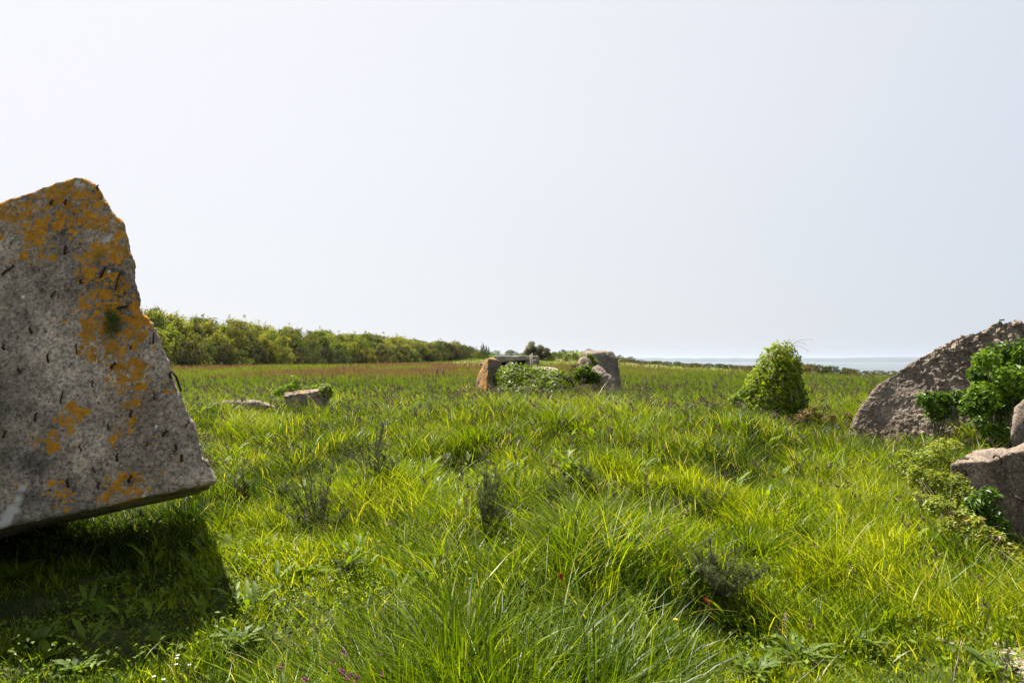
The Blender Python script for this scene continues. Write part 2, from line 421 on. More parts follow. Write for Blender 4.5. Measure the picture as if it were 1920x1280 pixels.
M['twig'] = plain_mat("dry_twig", [(.3, (.20, .14, .10)), (.7, (.42, .34, .27))], .8, 10)
M['rust'] = plain_mat("rusted_steel", [(.3, (.020, .012, .010)), (.7, (.075, .034, .022))], .85, 60, bump=.6)
M['wood'] = plain_mat("grey_wood", [(.3, (.08, .065, .05)), (.7, (.2, .17, .14))], .9, 6, bump=.4)
M['opening_shade'] = plain_mat("interior_shade_paint", [(.3, (.010, .010, .009)), (.7, (.02, .019, .017))], .95, 6)
M['conc_slab'] = concrete_mat("lichened_concrete", lichen=1.0, streak=.3, lscale=1.25)
M['conc_rough'] = concrete_mat("broken_concrete", dark=(.09, .068, .050), mid=(.20, .155, .117), light=(.35, .28, .215), lichen=0, pebble=1.0, streak=.12, bump=1.0, white=.9)
M['conc_old'] = concrete_mat("old_concrete", dark=(.10, .078, .058), mid=(.19, .153, .118), light=(.31, .255, .20), lichen=1.0, streak=.4, bump=.7, lscale=.6)
M['conc_far'] = concrete_mat("bunker_concrete", dark=(.12, .105, .095), mid=(.21, .19, .17), light=(.34, .31, .28), lichen=0, streak=.45, bump=.5, lscale=.3)

# ------------------------------------------------------------------ ground, sea, far coast
def build_ground():
    ys = np.concatenate([np.linspace(-40, 1, 24)[:-1], np.linspace(1, 24, 190)[:-1], np.geomspace(24, 260, 150)[:-1], np.geomspace(260, 3000, 30)])
    a = np.linspace(-1, 1, 321)
    xs0 = np.sign(a) * (np.abs(a) ** 2.6)
    X = np.outer(np.full(len(ys), 1.0), xs0) * (55 + np.abs(ys)[:, None] * .95)
    Y = np.repeat(ys[:, None], len(a), 1)
    X = X + cliff_x(Y) * sstep(.3, .0, np.abs(X - 0) / 1e9) * 0
    Z = ground(X, Y)
    V = np.stack([X, Y, Z], -1).reshape(-1, 3)
    m, n = X.shape
    i = np.arange(m - 1)[:, None] * n + np.arange(n - 1)[None]
    F = np.stack([i, i + 1, i + n + 1, i + n], -1).reshape(-1, 4)
    g, nt, out = mat("meadow_soil"); q = NT(nt)
    geo = q.n("ShaderNodeNewGeometry"); co = geo.outputs["Position"]
    near = q.ramp(q.noise(co, 6, 6, .65), [(.3, (.020, .024, .008)), (.5, (.045, .060, .014)), (.7, (.09, .085, .035))])
    far = q.ramp(q.noise(co, .35, 6, .65), [(.3, (.07, .10, .018)), (.5, (.12, .145, .028)), (.7, (.17, .135, .05))])
    sx = q.n("ShaderNodeSeparateXYZ"); q.l(co, sx.inputs[0])
    f = q.math('MULTIPLY', q.math('SUBTRACT', sx.outputs[1], 18.0), 1 / 25.0, clamp=True)
    p = q.n("ShaderNodeBsdfPrincipled"); q.l(q.mix(f, near, far), p.inputs["Base Color"]); p.inputs["Roughness"].default_value = .95
    p.inputs["Specular IOR Level"].default_value = .1
    b = q.n("ShaderNodeBump"); b.inputs["Strength"].default_value = .7; b.inputs["Distance"].default_value = .05
    q.l(q.noise(co, 14, 6, .7), b.inputs["Height"]); q.l(b.outputs[0], p.inputs["Normal"])
    q.l(p.outputs[0], out.inputs[0])
    o = link("ground", np_mesh("ground", V, F, g)); tag(o, "grassy meadow ground rising to the field and falling away at the cliff", kind="structure")
build_ground()

SEA = -26.0
def build_sea():
    m, nt, out = mat("sea_water"); q = NT(nt)
    geo = q.n("ShaderNodeNewGeometry")
    mp = q.n("ShaderNodeMapping"); q.l(geo.outputs["Position"], mp.inputs[0]); mp.inputs["Scale"].default_value = (.012, .05, .05)
    p = q.n("ShaderNodeBsdfPrincipled")
    q.l(q.ramp(q.noise(mp.outputs[0], .06, 4), [(.35, (.085, .105, .12)), (.65, (.115, .14, .155))]), p.inputs["Base Color"])
    p.inputs["Roughness"].default_value = .6; p.inputs["Specular IOR Level"].default_value = .35
    b = q.n("ShaderNodeBump"); b.inputs["Strength"].default_value = .8; b.inputs["Distance"].default_value = 2.0
    q.l(q.noise(mp.outputs[0], 4.0, 6), b.inputs["Height"]); q.l(b.outputs[0], p.inputs["Normal"]); q.l(p.outputs[0], out.inputs[0])
    xs = np.linspace(-24000, 24000, 30); ys = np.geomspace(1, 15200, 30) - 200
    X, Y = np.meshgrid(xs, ys); n = 30
    i = np.arange(n - 1)[:, None] * n + np.arange(n - 1)[None]
    F = np.stack([i, i + 1, i + n + 1, i + n], -1).reshape(-1, 4)
    o = link("sea", np_mesh("sea", np.stack([X, Y, np.full_like(X, SEA)], -1).reshape(-1, 3), F, m))
    tag(o, "calm pale blue sea beyond the cliff", kind="structure")
    # far coast
    m2 = plain_mat("far_coast", [(.35, (.03, .045, .03)), (.65, (.07, .08, .06))], .95, .004)
    n = 600; x = np.linspace(-22000, 22000, n)
    top = 38 + 55 * fbm(x / 2600 + 40, x * 0, 4, 5) + 14 * vnoise(x / 260, x * 0, 8) + 6 * vnoise(x / 90, x * 0, 12)
    rows = []
    for yy, f in ((12500, 0), (12560, .25), (12900, .7), (13500, 1.0), (14600, .8)):
        rows.append(np.stack([x, np.full(n, yy), SEA - 2 + (top + 2) * f], -1))
    V = np.concatenate(rows); i = np.arange(4)[:, None] * n + np.arange(n - 1)[None]
    F = np.stack([i, i + 1, i + n + 1, i + n], -1).reshape(-1, 4)
    o = link("far_coast", np_mesh("far_coast", V, F, m2)); tag(o, "low hazy coastline across the bay", kind="structure")
build_sea()

# ------------------------------------------------------------------ concrete solids
def solid(name, polys, mt, voxel=.03, amp=.02, freq=3.0, amp2=.006, freq2=14, parent=None, lichen=None, rough_fn=None, origin=None, smooth=True, extra=None):
    """polys: list of (verts, faces or None for hull). Unite with voxel remesh, then erode with noise."""
    bm = bmesh.new()
    for pv, pf in polys:
        vs_ = [bm.verts.new(v) for v in pv]
        if pf is None:
            r = bmesh.ops.convex_hull(bm, input=vs_)
            junk = [e for e in r["geom_interior"] + r["geom_unused"] if isinstance(e, bmesh.types.BMVert)]
            if junk: bmesh.ops.delete(bm, geom=list(set(junk)), context='VERTS')
        else:
            for f in pf: bm.faces.new([vs_[i] for i in f])
    bmesh.ops.recalc_face_normals(bm, faces=bm.faces)
    bmesh.ops.triangulate(bm, faces=bm.faces)
    me = bpy.data.meshes.new("tmp"); bm.to_mesh(me); bm.free()
    o = bpy.data.objects.new("tmp", me); C.objects.link(o)
    md = o.modifiers.new("r", 'REMESH'); md.mode = 'VOXEL'; md.voxel_size = voxel
    dg = bpy.context.evaluated_depsgraph_get(); dg.update()
    ev = bpy.data.meshes.new_from_object(o.evaluated_get(dg))
    bpy.data.objects.remove(o)
    n = len(ev.vertices); co = np.empty(n * 3, np.float32); nr = np.empty(n * 3, np.float32)
    ev.vertices.foreach_get("co", co); ev.vertices.foreach_get("normal", nr)
    co = co.reshape(-1, 3).astype(float); nr = nr.reshape(-1, 3).astype(float)
    out = co.copy(); la = np.zeros(n); ex = {k_: np.zeros(n) for k_ in (extra or {})}
    for i in range(n):
        p = Vector(co[i]); nn = nr[i]
        k = 1.0 if rough_fn is None else rough_fn(p, nn)
        d = amp * mnoise.fractal(p * freq, 1.0, 2.1, 3) + amp2 * k * (mnoise.noise(p * freq2) + .6 * mnoise.noise(p * freq2 * 2.3))
        if k > 1.5: d += amp2 * 2.2 * (k - 1) * (mnoise.cell(p * freq2 * .5) - .5) * .5
        out[i] += nn * d
        if lichen is not None: la[i] = lichen(p, nn)
        for k_ in ex: ex[k_][i] = extra[k_](p)
    base = np.array(origin if origin is not None else (out[:, 0].mean(), out[:, 1].mean(), out[:, 2].min()))
    if parent is None:
        out -= base
    ev.vertices.foreach_set("co", out.astype(np.float32).ravel())
    a = ev.attributes.new("lichen", 'FLOAT', 'POINT'); a.data.foreach_set("value", la.astype(np.float32))
    for k_ in ex:
        a = ev.attributes.new(k_, 'FLOAT', 'POINT'); a.data.foreach_set("value", ex[k_].astype(np.float32))
    ev.polygons.foreach_set("use_smooth", np.full(len(ev.polygons), smooth))
    ev.materials.clear(); ev.materials.append(mt); ev.name = name; ev.update()
    return link(name, ev, parent, base if parent is None else None)
def prism(outline, back):
    n = len(outline); v = [tuple(p) for p in outline] + [tuple(Vector(p) + Vector(back)) for p in outline]
    f = [tuple(range(n)), tuple(range(2 * n - 1, n - 1, -1))] + [(i, (i + 1) % n, n + (i + 1) % n, n + i) for i in range(n)]
    return v, f
def jag(pts, amp, step=.12):
    """subdivide an outline and jitter it in its own plane"""
    res = []; n = len(pts)
    for i in range(n):
        a, b, am = Vector(pts[i][0]), Vector(pts[(i + 1) % n][0]), pts[i][1]
        k = max(1, int((b - a).length / step)) if am > 0 else 1
        for j in range(k):
            p = a.lerp(b, j / k)
            if j: p = p + Vector((random.gauss(0, 1), 0, random.gauss(0, 1))) * amp * am
            res.append(p)
    return res
def base_on(o, x, y): return (x, y, gz(x, y))

# --- the big leaning slab at the left
def build_left_slab():
    n = Vector((.10, -1, .235)).normalized(); p0 = at(300, 900, 5.0)
    pl = lambda x, y: on_plane(x, y, p0, n)
    O = [((-420, 1130), 0), ((-420, 520), 0), ((0, 378), .25), ((75, 352), .3), ((130, 335), .5), ((158, 331), 1), ((186, 347), .6), ((196, 370), 1), ((212, 395), 1),
         ((226, 408), 1), ((240, 450), .8), ((251, 488), 1), ((248, 505), 1), ((258, 540), 1), ((262, 576), 1), ((284, 602), 1), ((305, 652), .7), ((322, 700), .6),
         ((336, 730), .6), ((352, 775), .4), ((378, 835), .4), ((407, 903), 0), ((200, 950), 0), ((0, 990), 0)]
    ol = jag([(pl(*p), a) for p, a in O], .012, .09)
    back = -n * 1.95 + Vector((-.78, 0, 0))  # unseen depth behind the face, added so the shadow starts under its edge
    cen = empty("leaning_concrete_slab", (-4.2, 5.3, gz(-4.2, 5.3)), "huge tilted bunker slab with orange lichen hanging over the grass at left", "concrete slab")
    L = [(150, 350, 60, .9), (40, 375, 60, .8), (165, 395, 50, .75), (225, 440, 40, .7), (70, 460, 45, .55), (190, 470, 45, .62), (175, 520, 38, .6), (190, 575, 42, .85), (200, 640, 42, .85), (235, 625, 35, .75),
         (190, 560, 30, .85), (240, 700, 34, .75), (215, 670, 30, .7), (250, 760, 34, .5), (130, 780, 26, .75), (245, 800, 22, .55), (235, 925, 34, .95), (125, 925, 28, .6), (100, 825, 22, .55),
         (280, 600, 22, .7), (215, 590, 30, .8), (295, 890, 14, .5), (60, 420, 40, .6), (120, 600, 14, .5), (215, 820, 14, .5), (15, 930, 25, .4), (300, 760, 20, .35), (160, 500, 22, .5), (150, 430, 26, .6), (110, 420, 20, .6), (235, 880, 12, .5), (330, 860, 10, .5), (205, 540, 30, .9), (225, 470, 30, .8), (250, 590, 24, .7), (262, 720, 20, .6), (170, 600, 14, .6), (150, 660, 12, .5), (65, 830, 18, .5), (100, 900, 14, .5), (125, 950, 14, .5)]
    def blobs(p, Ls):
        s_ = 0.0
        for c_, r_, a_ in Ls:
            d2_ = (p - c_).length_squared
            if d2_ < r_ * r_ * 6: s_ = max(s_, a_ * math.exp(-d2_ / (r_ * r_)))
        return s_
    ST = [(pl(x, y), r * 5.1 / FPX, a) for x, y, r, a in ((70, 870, 40, .8), (90, 800, 30, .55), (60, 930, 36, .7), (110, 900, 30, .5), (20, 760, 40, .45), (30, 620, 60, .35), (90, 960, 34, .6), (224, 520, 12, .7), (228, 550, 12, .8), (215, 600, 14, .7), (10, 560, 40, .3), (60, 700, 50, .35), (140, 990, 60, .5), (250, 940, 30, .3), (10, 850, 30, .5))]
    PA = [(pl(x, y), r * 5.1 / FPX, a) for x, y, r, a in ((42, 915, 10, 1), (34, 935, 12, 1), (24, 955, 14, 1), (14, 972, 15, 1), (2, 985, 16, 1), (150, 345, 14, 1), (172, 350, 12, .9), (205, 450, 16, .9), (190, 430, 10, .8), (120, 350, 8, .7), (235, 470, 10, .7), (185, 832, 7, 1), (122, 664, 6, 1), (142, 795, 5, 1), (168, 924, 5, 1), (300, 690, 8, .6), (16, 452, 6, .9))]
    LW = [(pl(x, y), r * 5.1 / FPX * 1.25, a * 1.1) for x, y, r, a in L]
    def lich(p, nn):
        s = .13 + .12 * mnoise.noise(p * 1.7) + (.06 if p.x > -3.3 else -.05)
        for c, r, a in LW:
            d2 = (p - c).length_squared
            if d2 < r * r * 6: s = max(s, a * math.exp(-d2 / (r * r) * .9))
        if nn[2] > .7: s = max(s, .75)
        return s + .16 * mnoise.noise(p * 7)
    org = Vector(cen.location)
    def rough(p, nn): return 1.0 + 1.6 * (abs(nn[0]) > .55)
    bodyo = solid("body", [prism(ol, back)], M['conc_slab'], voxel=.022, amp=.012, freq=2.2, amp2=.006, freq2=15, parent=cen, lichen=lich, rough_fn=rough,
                  extra={"stain": lambda p: blobs(p, ST), "pale": lambda p: blobs(p, PA)})
    bodyo.matrix_parent_inverse = Matrix.Translation(-org)
    # rusted reinforcing bar ends standing out of the face
    bars = [(177, 357, -60, 20), (186, 353, 50, 12), (98, 380, 60, 14), (125, 380, 60, 10), (125, 470, 70, 22), (17, 507, 40, 26), (103, 553, 40, 26), (152, 528, 80, 16), (195, 512, 60, 22),
            (224, 527, 72, 38), (232, 577, 5, 22), (93, 672, 80, 22), (146, 655, 85, 20), (213, 685, 55, 20), (248, 652, 40, 14), (175, 720, 85, 28), (118, 745, 78, 30), (70, 782, 65, 18),
            (205, 800, 85, 26), (246, 775, 85, 20), (290, 743, 85, 20), (310, 812, 50, 20), (277, 832, 85, 16), (10, 815, 70, 24), (154, 840, 85, 18), (222, 857, 75, 16), (342, 858, 80, 18),
            (245, 897, 60, 18), (130, 905, 80, 26), (290, 635, 80, 22), (352, 795, 70, 16), (330, 840, -80, 14), (178, 880, 85, 14), (187, 910, -65, 12), (8, 650, 80, 14), (60, 620, 85, 14), (38, 695, 80, 14), (388, 868, -45, 18)]
    right = Vector((1, .1, 0)).normalized(); upv = n.cross(right).normalized(); upv = upv if upv.z > 0 else -upv
    for x, y, a, ln in bars:
        mb = MB(); c = pl(x, y); l = ln * random.uniform(.35, 1.15) * 5.1 / FPX
        d = right * math.cos(R(a)) + upv * math.sin(R(a))
        p0_ = c - d * l * .5 - n * .03; p3 = c + d * l * .5 + n * .035
        pts = [p0_, c - d * l * .45 + n * .004, c - d * l * .2 + n * .018, c + d * l * .25 + n * .022 + right * random.uniform(-.014, .014), p3]
        tube(mb, pts, np.array([.0075, .0085, .008, .008, .006]) * random.uniform(.6, 1.25), 7)
        o = mb.build("rebar", M['rust'], cen); o.matrix_parent_inverse = Matrix.Translation(-org)
    # bar hooked over the broken edge
    mb = MB(); pts = [pl(316, 714) - n * .05, pl(320, 702) + n * .02, pl(326, 697) + n * .04, pl(333, 708) + n * .03, pl(335, 724) - n * .02, pl(330, 728) - n * .1]
    tube(mb, pts, .009, 7); o = mb.build("rebar", M['rust'], cen); o.matrix_parent_inverse = Matrix.Translation(-org); o["label"] = "hooked bar curling over the broken edge"
    # moss tuft growing in the crack
    mb = MB(); c = np.array(pl(213, 606)); k = 420
    P = c + rng.normal(0, 1, (k, 3)) * np.array([.028, .012, .055]) + np.array(n) * .03
    V, F, t = leaf_mesh(P, np.tile(np.array(n), (k, 1)), .05, "sliver", tone=rng.uniform(0, .7, k), jitter=.9, updir=.4)
    mb.add(V, F, t); o = mb.build("moss_tuft", M['gorse'], cen); o.matrix_parent_inverse = Matrix.Translation(-org)
build_left_slab()

# --- rough slab rising at the right
def build_right_slab():
    n = Vector((-.18, -1, .55)).normalized(); p0 = at(1640, 765, 11.6)
    pl = lambda x, y: on_plane(x, y, p0, n)
    O = [((1578, 850), 0), ((1607, 776), .3), ((1630, 742), .4), ((1658, 711), .4), ((1705, 682), .5), ((1745, 659), .6), ((1785, 638), .6), ((1818, 622), .5), ((1826, 619), .3), ((1832, 624), .5), ((1850, 613), 1),
         ((1880, 608), 1), ((1905, 600), 1), ((1960, 602), 1), ((2040, 618), 1), ((2120, 680), 1), ((2160, 870), 0)]
    ol = jag([(pl(*p), a) for p, a in O], .016, .12)
    org = Vector((5.9, 12.1, gz(5.9, 12.1)))
    cen = empty("broken_concrete_slab", org, "sloping slab of rough rubbly concrete rising behind the green shrub at right", "concrete slab")
    def rough(p, nn): 
        e = (p - pl(1640, 740)).length
        return 1.0 + min(3.2, max(0, e - .45) * 2.2) * (1 if nn[1] < -.3 else .4)
    b = solid("body", [prism(ol, Vector((.25, .55, -.42)))], M['conc_rough'], voxel=.026, amp=.05, freq=1.7, amp2=.013, freq2=13, parent=cen, rough_fn=rough, smooth=False)
    b.matrix_parent_inverse = Matrix.Translation(-org)
    mb = MB(); a = pl(1880, 612); s = 12.9 / FPX
    pts = [a, a + Vector((0, 0, 8 * s)), a + Vector((-4 * s, 0, 12 * s)), a + Vector((-6 * s, 0, 8.5 * s + .03)), a + Vector((-1 * s, 0, 11.5 * s + .03)), a + Vector((4 * s, 0, 8.5 * s + .03))]
    pts = [a, a + Vector((-1 * s, 0, 5 * s)), a + Vector((-6 * s, 0, 8 * s)), a + Vector((-5 * s, 0, 11 * s)), a + Vector((3 * s, 0, 11.5 * s))]
    tube(mb, pts, .012, 7); o = mb.build("rebar", M['rust'], cen); o.matrix_parent_inverse = Matrix.Translation(-org)
build_right_slab()

# --- block at the lower right
def build_corner_block():
    A = [(1782, 868), (1800, 866), (1822, 862), (1850, 864), (1872, 858), (1895, 846), (1925, 842), (1990, 832), (2150, 800)]
    yd = lambda x: 6.4 - (x - 1782) * .0019
    top = [at(x, y, yd(x)) for x, y in A]
    topb = [p + Vector((.50, .40, .075)) for p in top]
    bot = [Vector((p.x + .02, p.y + .03, -.75)) for p in top]; botb = [Vector((p.x, p.y, -.75)) for p in topb]
    bot[0] += Vector((.10, 0, 0)); 
    n = len(top); v = top + topb + bot + botb; f = []
    for i in range(n - 1):
        f += [(i, i + 1, n + i + 1, n + i), (2 * n + i, 3 * n + i, 3 * n + i + 1, 2 * n + i + 1), (i, 2 * n + i, 2 * n + i + 1, i + 1), (n + i, n + i + 1, 3 * n + i + 1, 3 * n + i)]
    f += [(0, n, 3 * n, 2 * n), (n - 1, 3 * n - 1, 4 * n - 1, 2 * n - 1)]
    org = Vector((5.0, 6.4, -.2)); cen = empty("concrete_block", org, "low concrete block with sunlit top and dark face half hidden by brambles", "concrete block")
    def rough(p, nn): return 1 + 1.3 * (nn[2] > .6)
    b = solid("body", [(v, f)], M['conc_old2'], voxel=.018, amp=.004, freq=2.5, amp2=.005, freq2=16, parent=cen, rough_fn=rough, lichen=lambda p, nn: .12)
    b.matrix_parent_inverse = Matrix.Translation(-org)
    for pts in ([at(1862, 858, 6.22), at(1866, 853, 6.17), at(1873, 855, 6.13), at(1877, 862, 6.10), at(1878, 870, 6.18)],
                [at(1807, 882, 6.40), at(1808, 879, 6.28), at(1811, 884, 6.28), at(1812, 890, 6.34)],
                [at(1895, 925, 6.25), at(1905, 930, 6.1), at(1917, 937, 6.0), at(1925, 944, 6.15)]):
        mb = MB(); tube(mb, pts, .008, 7); o = mb.build("rebar", M['rust'], cen); o.matrix_parent_inverse = Matrix.Translation(-org)
    # second block leaning behind it at the frame edge
    pts = [at(1899, 764, 8.0), at(1918, 750, 8.0), at(1990, 700, 8.1), at(2100, 740, 8.1), at(2100, 860, 7.9), at(1900, 838, 7.8), at(1894, 818, 7.8)]
    pts2 = [p + Vector((.60, .5, -.02)) for p in pts]
    o = solid("concrete_boulder", [(pts + pts2, None)], M['conc_old2'], voxel=.022, amp=.014, freq=2, amp2=.007, freq2=14, lichen=lambda p, nn: .12)
    tag(o, "grey-brown chunk at the right edge above the low sunlit block", "concrete block")
M['conc_old2'] = concrete_mat("weathered_concrete", dark=(.10, .076, .056), mid=(.20, .155, .118), light=(.34, .27, .21), lichen=.7, streak=.6, bump=.6, white=.9)
build_corner_block()

# --- ruins in the middle of the meadow
def build_ruins():
    # left stone
    E = at(917, 740, 21.0)
    zt = at(917, 668, 21.0).z; zb = .35
    def P(px, py, y): return at(px, py, y)
    pts = [P(916, 672, 21.2), P(939, 676, 21.9), P(927, 670, 22.2), P(906, 676, 21.9), P(920, 668, 21.7),
           P(912, 745, 20.9), P(890, 745, 21.9), P(944, 745, 21.8), P(915, 745, 22.7), P(893, 712, 21.9), P(899, 695, 21.8)]
    def lich(p, nn): return .62 if (nn[0] < -.05 and p.x < E.x + .05) else (.8 if nn[2] > .5 else .12)
    o = solid("concrete_stump", [(pts, None)], M['conc_old'], voxel=.03, amp=.05, freq=2.0, amp2=.012, freq2=9, lichen=lich)
    tag(o, "upright broken concrete stump streaked with orange lichen left of the ivy heap", "concrete block")
    # right large block
    pts = [P(1090, 662, 21.5), P(1098, 657, 21.9), P(1118, 656, 22.2), P(1149, 659, 22.0), P(1157, 672, 21.9), P(1163, 697, 21.8), P(1166, 715, 21.7), P(1166, 748, 21.6),
           P(1108, 662, 21.2), P(1106, 700, 21.0), P(1120, 750, 21.1), P(1086, 674, 21.7), P(1120, 748, 23.0), P(1160, 700, 22.8), P(1092, 680, 22.4), P(1150, 664, 22.8)]
    o = solid("concrete_monolith", [(pts, None)], M['conc_old'], voxel=.035, amp=.04, freq=1.8, amp2=.014, freq2=9, lichen=lambda p, nn: .15)
    tag(o, "tall rounded grey concrete block right of the ivy heap", "concrete block")
    # rubble piece on its left side and the pale piece sliding down in front
    pts = [P(1087, 672, 21.4), P(1096, 668, 21.2), P(1106, 676, 21.0), P(1102, 690, 20.9), P(1078, 690, 21.2), P(1074, 700, 21.3), P(1104, 702, 21.2), P(1090, 690, 22.0)]
    o = solid("rubble_piece", [(pts, None)], M['conc_pale'], voxel=.03, amp=.05, freq=3, amp2=.02, freq2=11)
    tag(o, "pale pinkish rubble chunk on the left shoulder of the tall rounded block", "rubble")
    pts = [P(1108, 688, 20.5), P(1120, 684, 20.7), P(1138, 695, 20.4), P(1153, 712, 20.3), P(1162, 734, 20.3), P(1152, 745, 20.2), P(1114, 706, 20.2), P(1112, 745, 20.5), P(1135, 730, 21.2)]
    o = solid("sloping_rubble", [(pts, None)], M['conc_pale'], voxel=.03, amp=.05, freq=3, amp2=.02, freq2=11)
    tag(o, "pale rough concrete fragment sloping down in front of the tall rounded block", "rubble")
    # flat slab peeping from the ivy
    pts = [P(985, 690, 21.6), P(1045, 690, 21.6), P(1048, 697, 21.4), P(1046, 704, 21.4), P(990, 702, 21.4), P(1030, 688, 22.6), P(980, 688, 22.4), P(1046, 700, 22.4)]
    o = solid("flat_slab", [(pts, None)], M['conc_pale'], voxel=.03, amp=.02, freq=3, amp2=.008, freq2=11)
    tag(o, "thin flat concrete slab lying on top of the ivy heap", "concrete slab")
    # ivy heap: stems core and leaves
    pts = [P(938, 697, 21.0), P(950, 690, 21.2), P(975, 689, 21.2), P(1030, 694, 21.1), P(1060, 708, 20.8), P(1078, 725, 20.5), P(1086, 748, 20.2), P(1020, 750, 19.6), P(950, 750, 20.0),
           P(932, 748, 20.6), P(940, 745, 22.3), P(1060, 745, 22.2), P(1040, 700, 22.0), P(955, 694, 21.9)]
    org = (1.0, 20.7, gz(1.0, 20.7)); cen = empty("ivy_heap", org, "broad heap of glossy ivy spilling over buried concrete between the two ruins", "ivy")
    c = solid("stems", [(pts, None)], M['bark'], voxel=.05, amp=.16, freq=1.8, amp2=.03, freq2=6, parent=cen); c.matrix_parent_inverse = Matrix.Translation(-Vector(org))
    ivy_leaves(c.data, cen, org, 9500, .085, M['ivy_gloss'], off=.16, gaps=.28, tone=lambda p: .35 + .7 * (fbm(p[:, 0] * 3, p[:, 2] * 3 + p[:, 1], 5) - .3))
M['conc_pale'] = concrete_mat("pale_rubble", dark=(.18, .135, .108), mid=(.31, .245, .20), light=(.47, .39, .33), lichen=0, streak=.05, bump=1.0, white=.9)
def ivy_leaves(me, cen, org, n, size, m, shape="ivy", off=.05, name="foliage", jitter=.45, gaps=.0, tone=None, zmin=None):
    P, N = sample_mesh(me, n)
    if gaps:
        g = fbm(P[:, 0] * 2.2 + 9, P[:, 2] * 2.2 + P[:, 1], 21); k = g > gaps; P, N = P[k], N[k]
    P = P + N * rng.uniform(-.2, 1.0, (len(P), 1)) * off
    N2 = N + np.array([0, -.15, .35])
    t = None if tone is None else np.where(rng.uniform(0, 1, len(P)) < .025, 1.0, np.clip(tone(P) + rng.normal(0, .2, len(P)), 0, .87))
    V, F, t = leaf_mesh(P, N2, size, shape, tone=t, jitter=jitter, updir=-.8)
    mb = MB(); mb.add(V, F, t); o = mb.build(name, m, cen); o.matrix_parent_inverse = Matrix.Translation(-Vector(org)); return o
build_ruins()

# --- ivy-covered stump
def build_ivy_stump():
    P = lambda px, py, y: at(px, py, y)
    y0 = 13.2
    prof = [(655, 1441, 1480), (670, 1428, 1492), (690, 1420, 1494), (715, 1402, 1500), (740, 1397, 1504), (765, 1390, 1512), (800, 1388, 1518)]
    pts = []
    for py, xl, xr in prof:
        cx = (xl + xr) / 2; hw = (xr - xl) / 2 - 6
        for a in range(8):
            an = a * math.pi / 4
            pts.append(P(cx + hw * math.cos(an), py, y0 + math.sin(an) * hw * y0 / FPX * .9))
    org = (P(1455, 780, y0).x, y0, gz(P(1455, 780, y0).x, y0))
    cen = empty("ivy_covered_stump", org, "cone shaped concrete stump smothered in bright ivy with dry stems on top", "ivy stump")
    c = solid("stump", [(pts, None)], M['bark'], voxel=.04, amp=.08, freq=2.0, amp2=.02, freq2=7, parent=cen); c.matrix_parent_inverse = Matrix.Translation(-Vector(org))
    zt = P(1455, 655, y0).z; zb = P(1455, 780, y0).z
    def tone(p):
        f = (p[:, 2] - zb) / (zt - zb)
        return .60 + .38 * f - .22 * np.clip((p[:, 0] - org[0]) / .5, -.6, 1)  # lit top and left, shaded right base put into the leaf tone
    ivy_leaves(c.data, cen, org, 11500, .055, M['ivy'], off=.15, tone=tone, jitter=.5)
    ivy_leaves(c.data, cen, org, 900, .07, M['bramble'], shape="leaf", off=.16, name="bramble_leaves", gaps=.5)
    # dry stems
    mb = MB(); top = np.array(P(1468, 660, y0))
    for dx, dz, up in ((55, 22, .10), (48, 0, .14), (30, -20, .12), (25, 25, .05), (42, 12, .12), (18, 30, .03), (-6, 14, .02), (35, -8, .16), (15, 22, .06)):
        e = top + np.array([dx, rng.uniform(-8, 8), dz]) * y0 / FPX
        tube(mb, bent(top + rng.normal(0, .02, 3), e, up=up, n=8, jit=.004), np.linspace(.006, .0025, 8), 5)
    for i in range(3):
        px_, py_ = rng.uniform(1430, 1490), rng.uniform(700, 765); a = top + np.array([0, 0, -.05]); e = np.array(P(px_ + rng.normal(0, 25), py_, y0 - .62))
        tube(mb, bent(a, e, up=0, n=8, jit=.02), np.linspace(.006, .003, 8), 5)
    tube(mb, [top + [0, 0, -.25], top, top + [0, 0, .02]], .03, 6)
    o = mb.build("dry_stems", M['twig'], cen); o.matrix_parent_inverse = Matrix.Translation(-Vector(org))
build_ivy_stump()

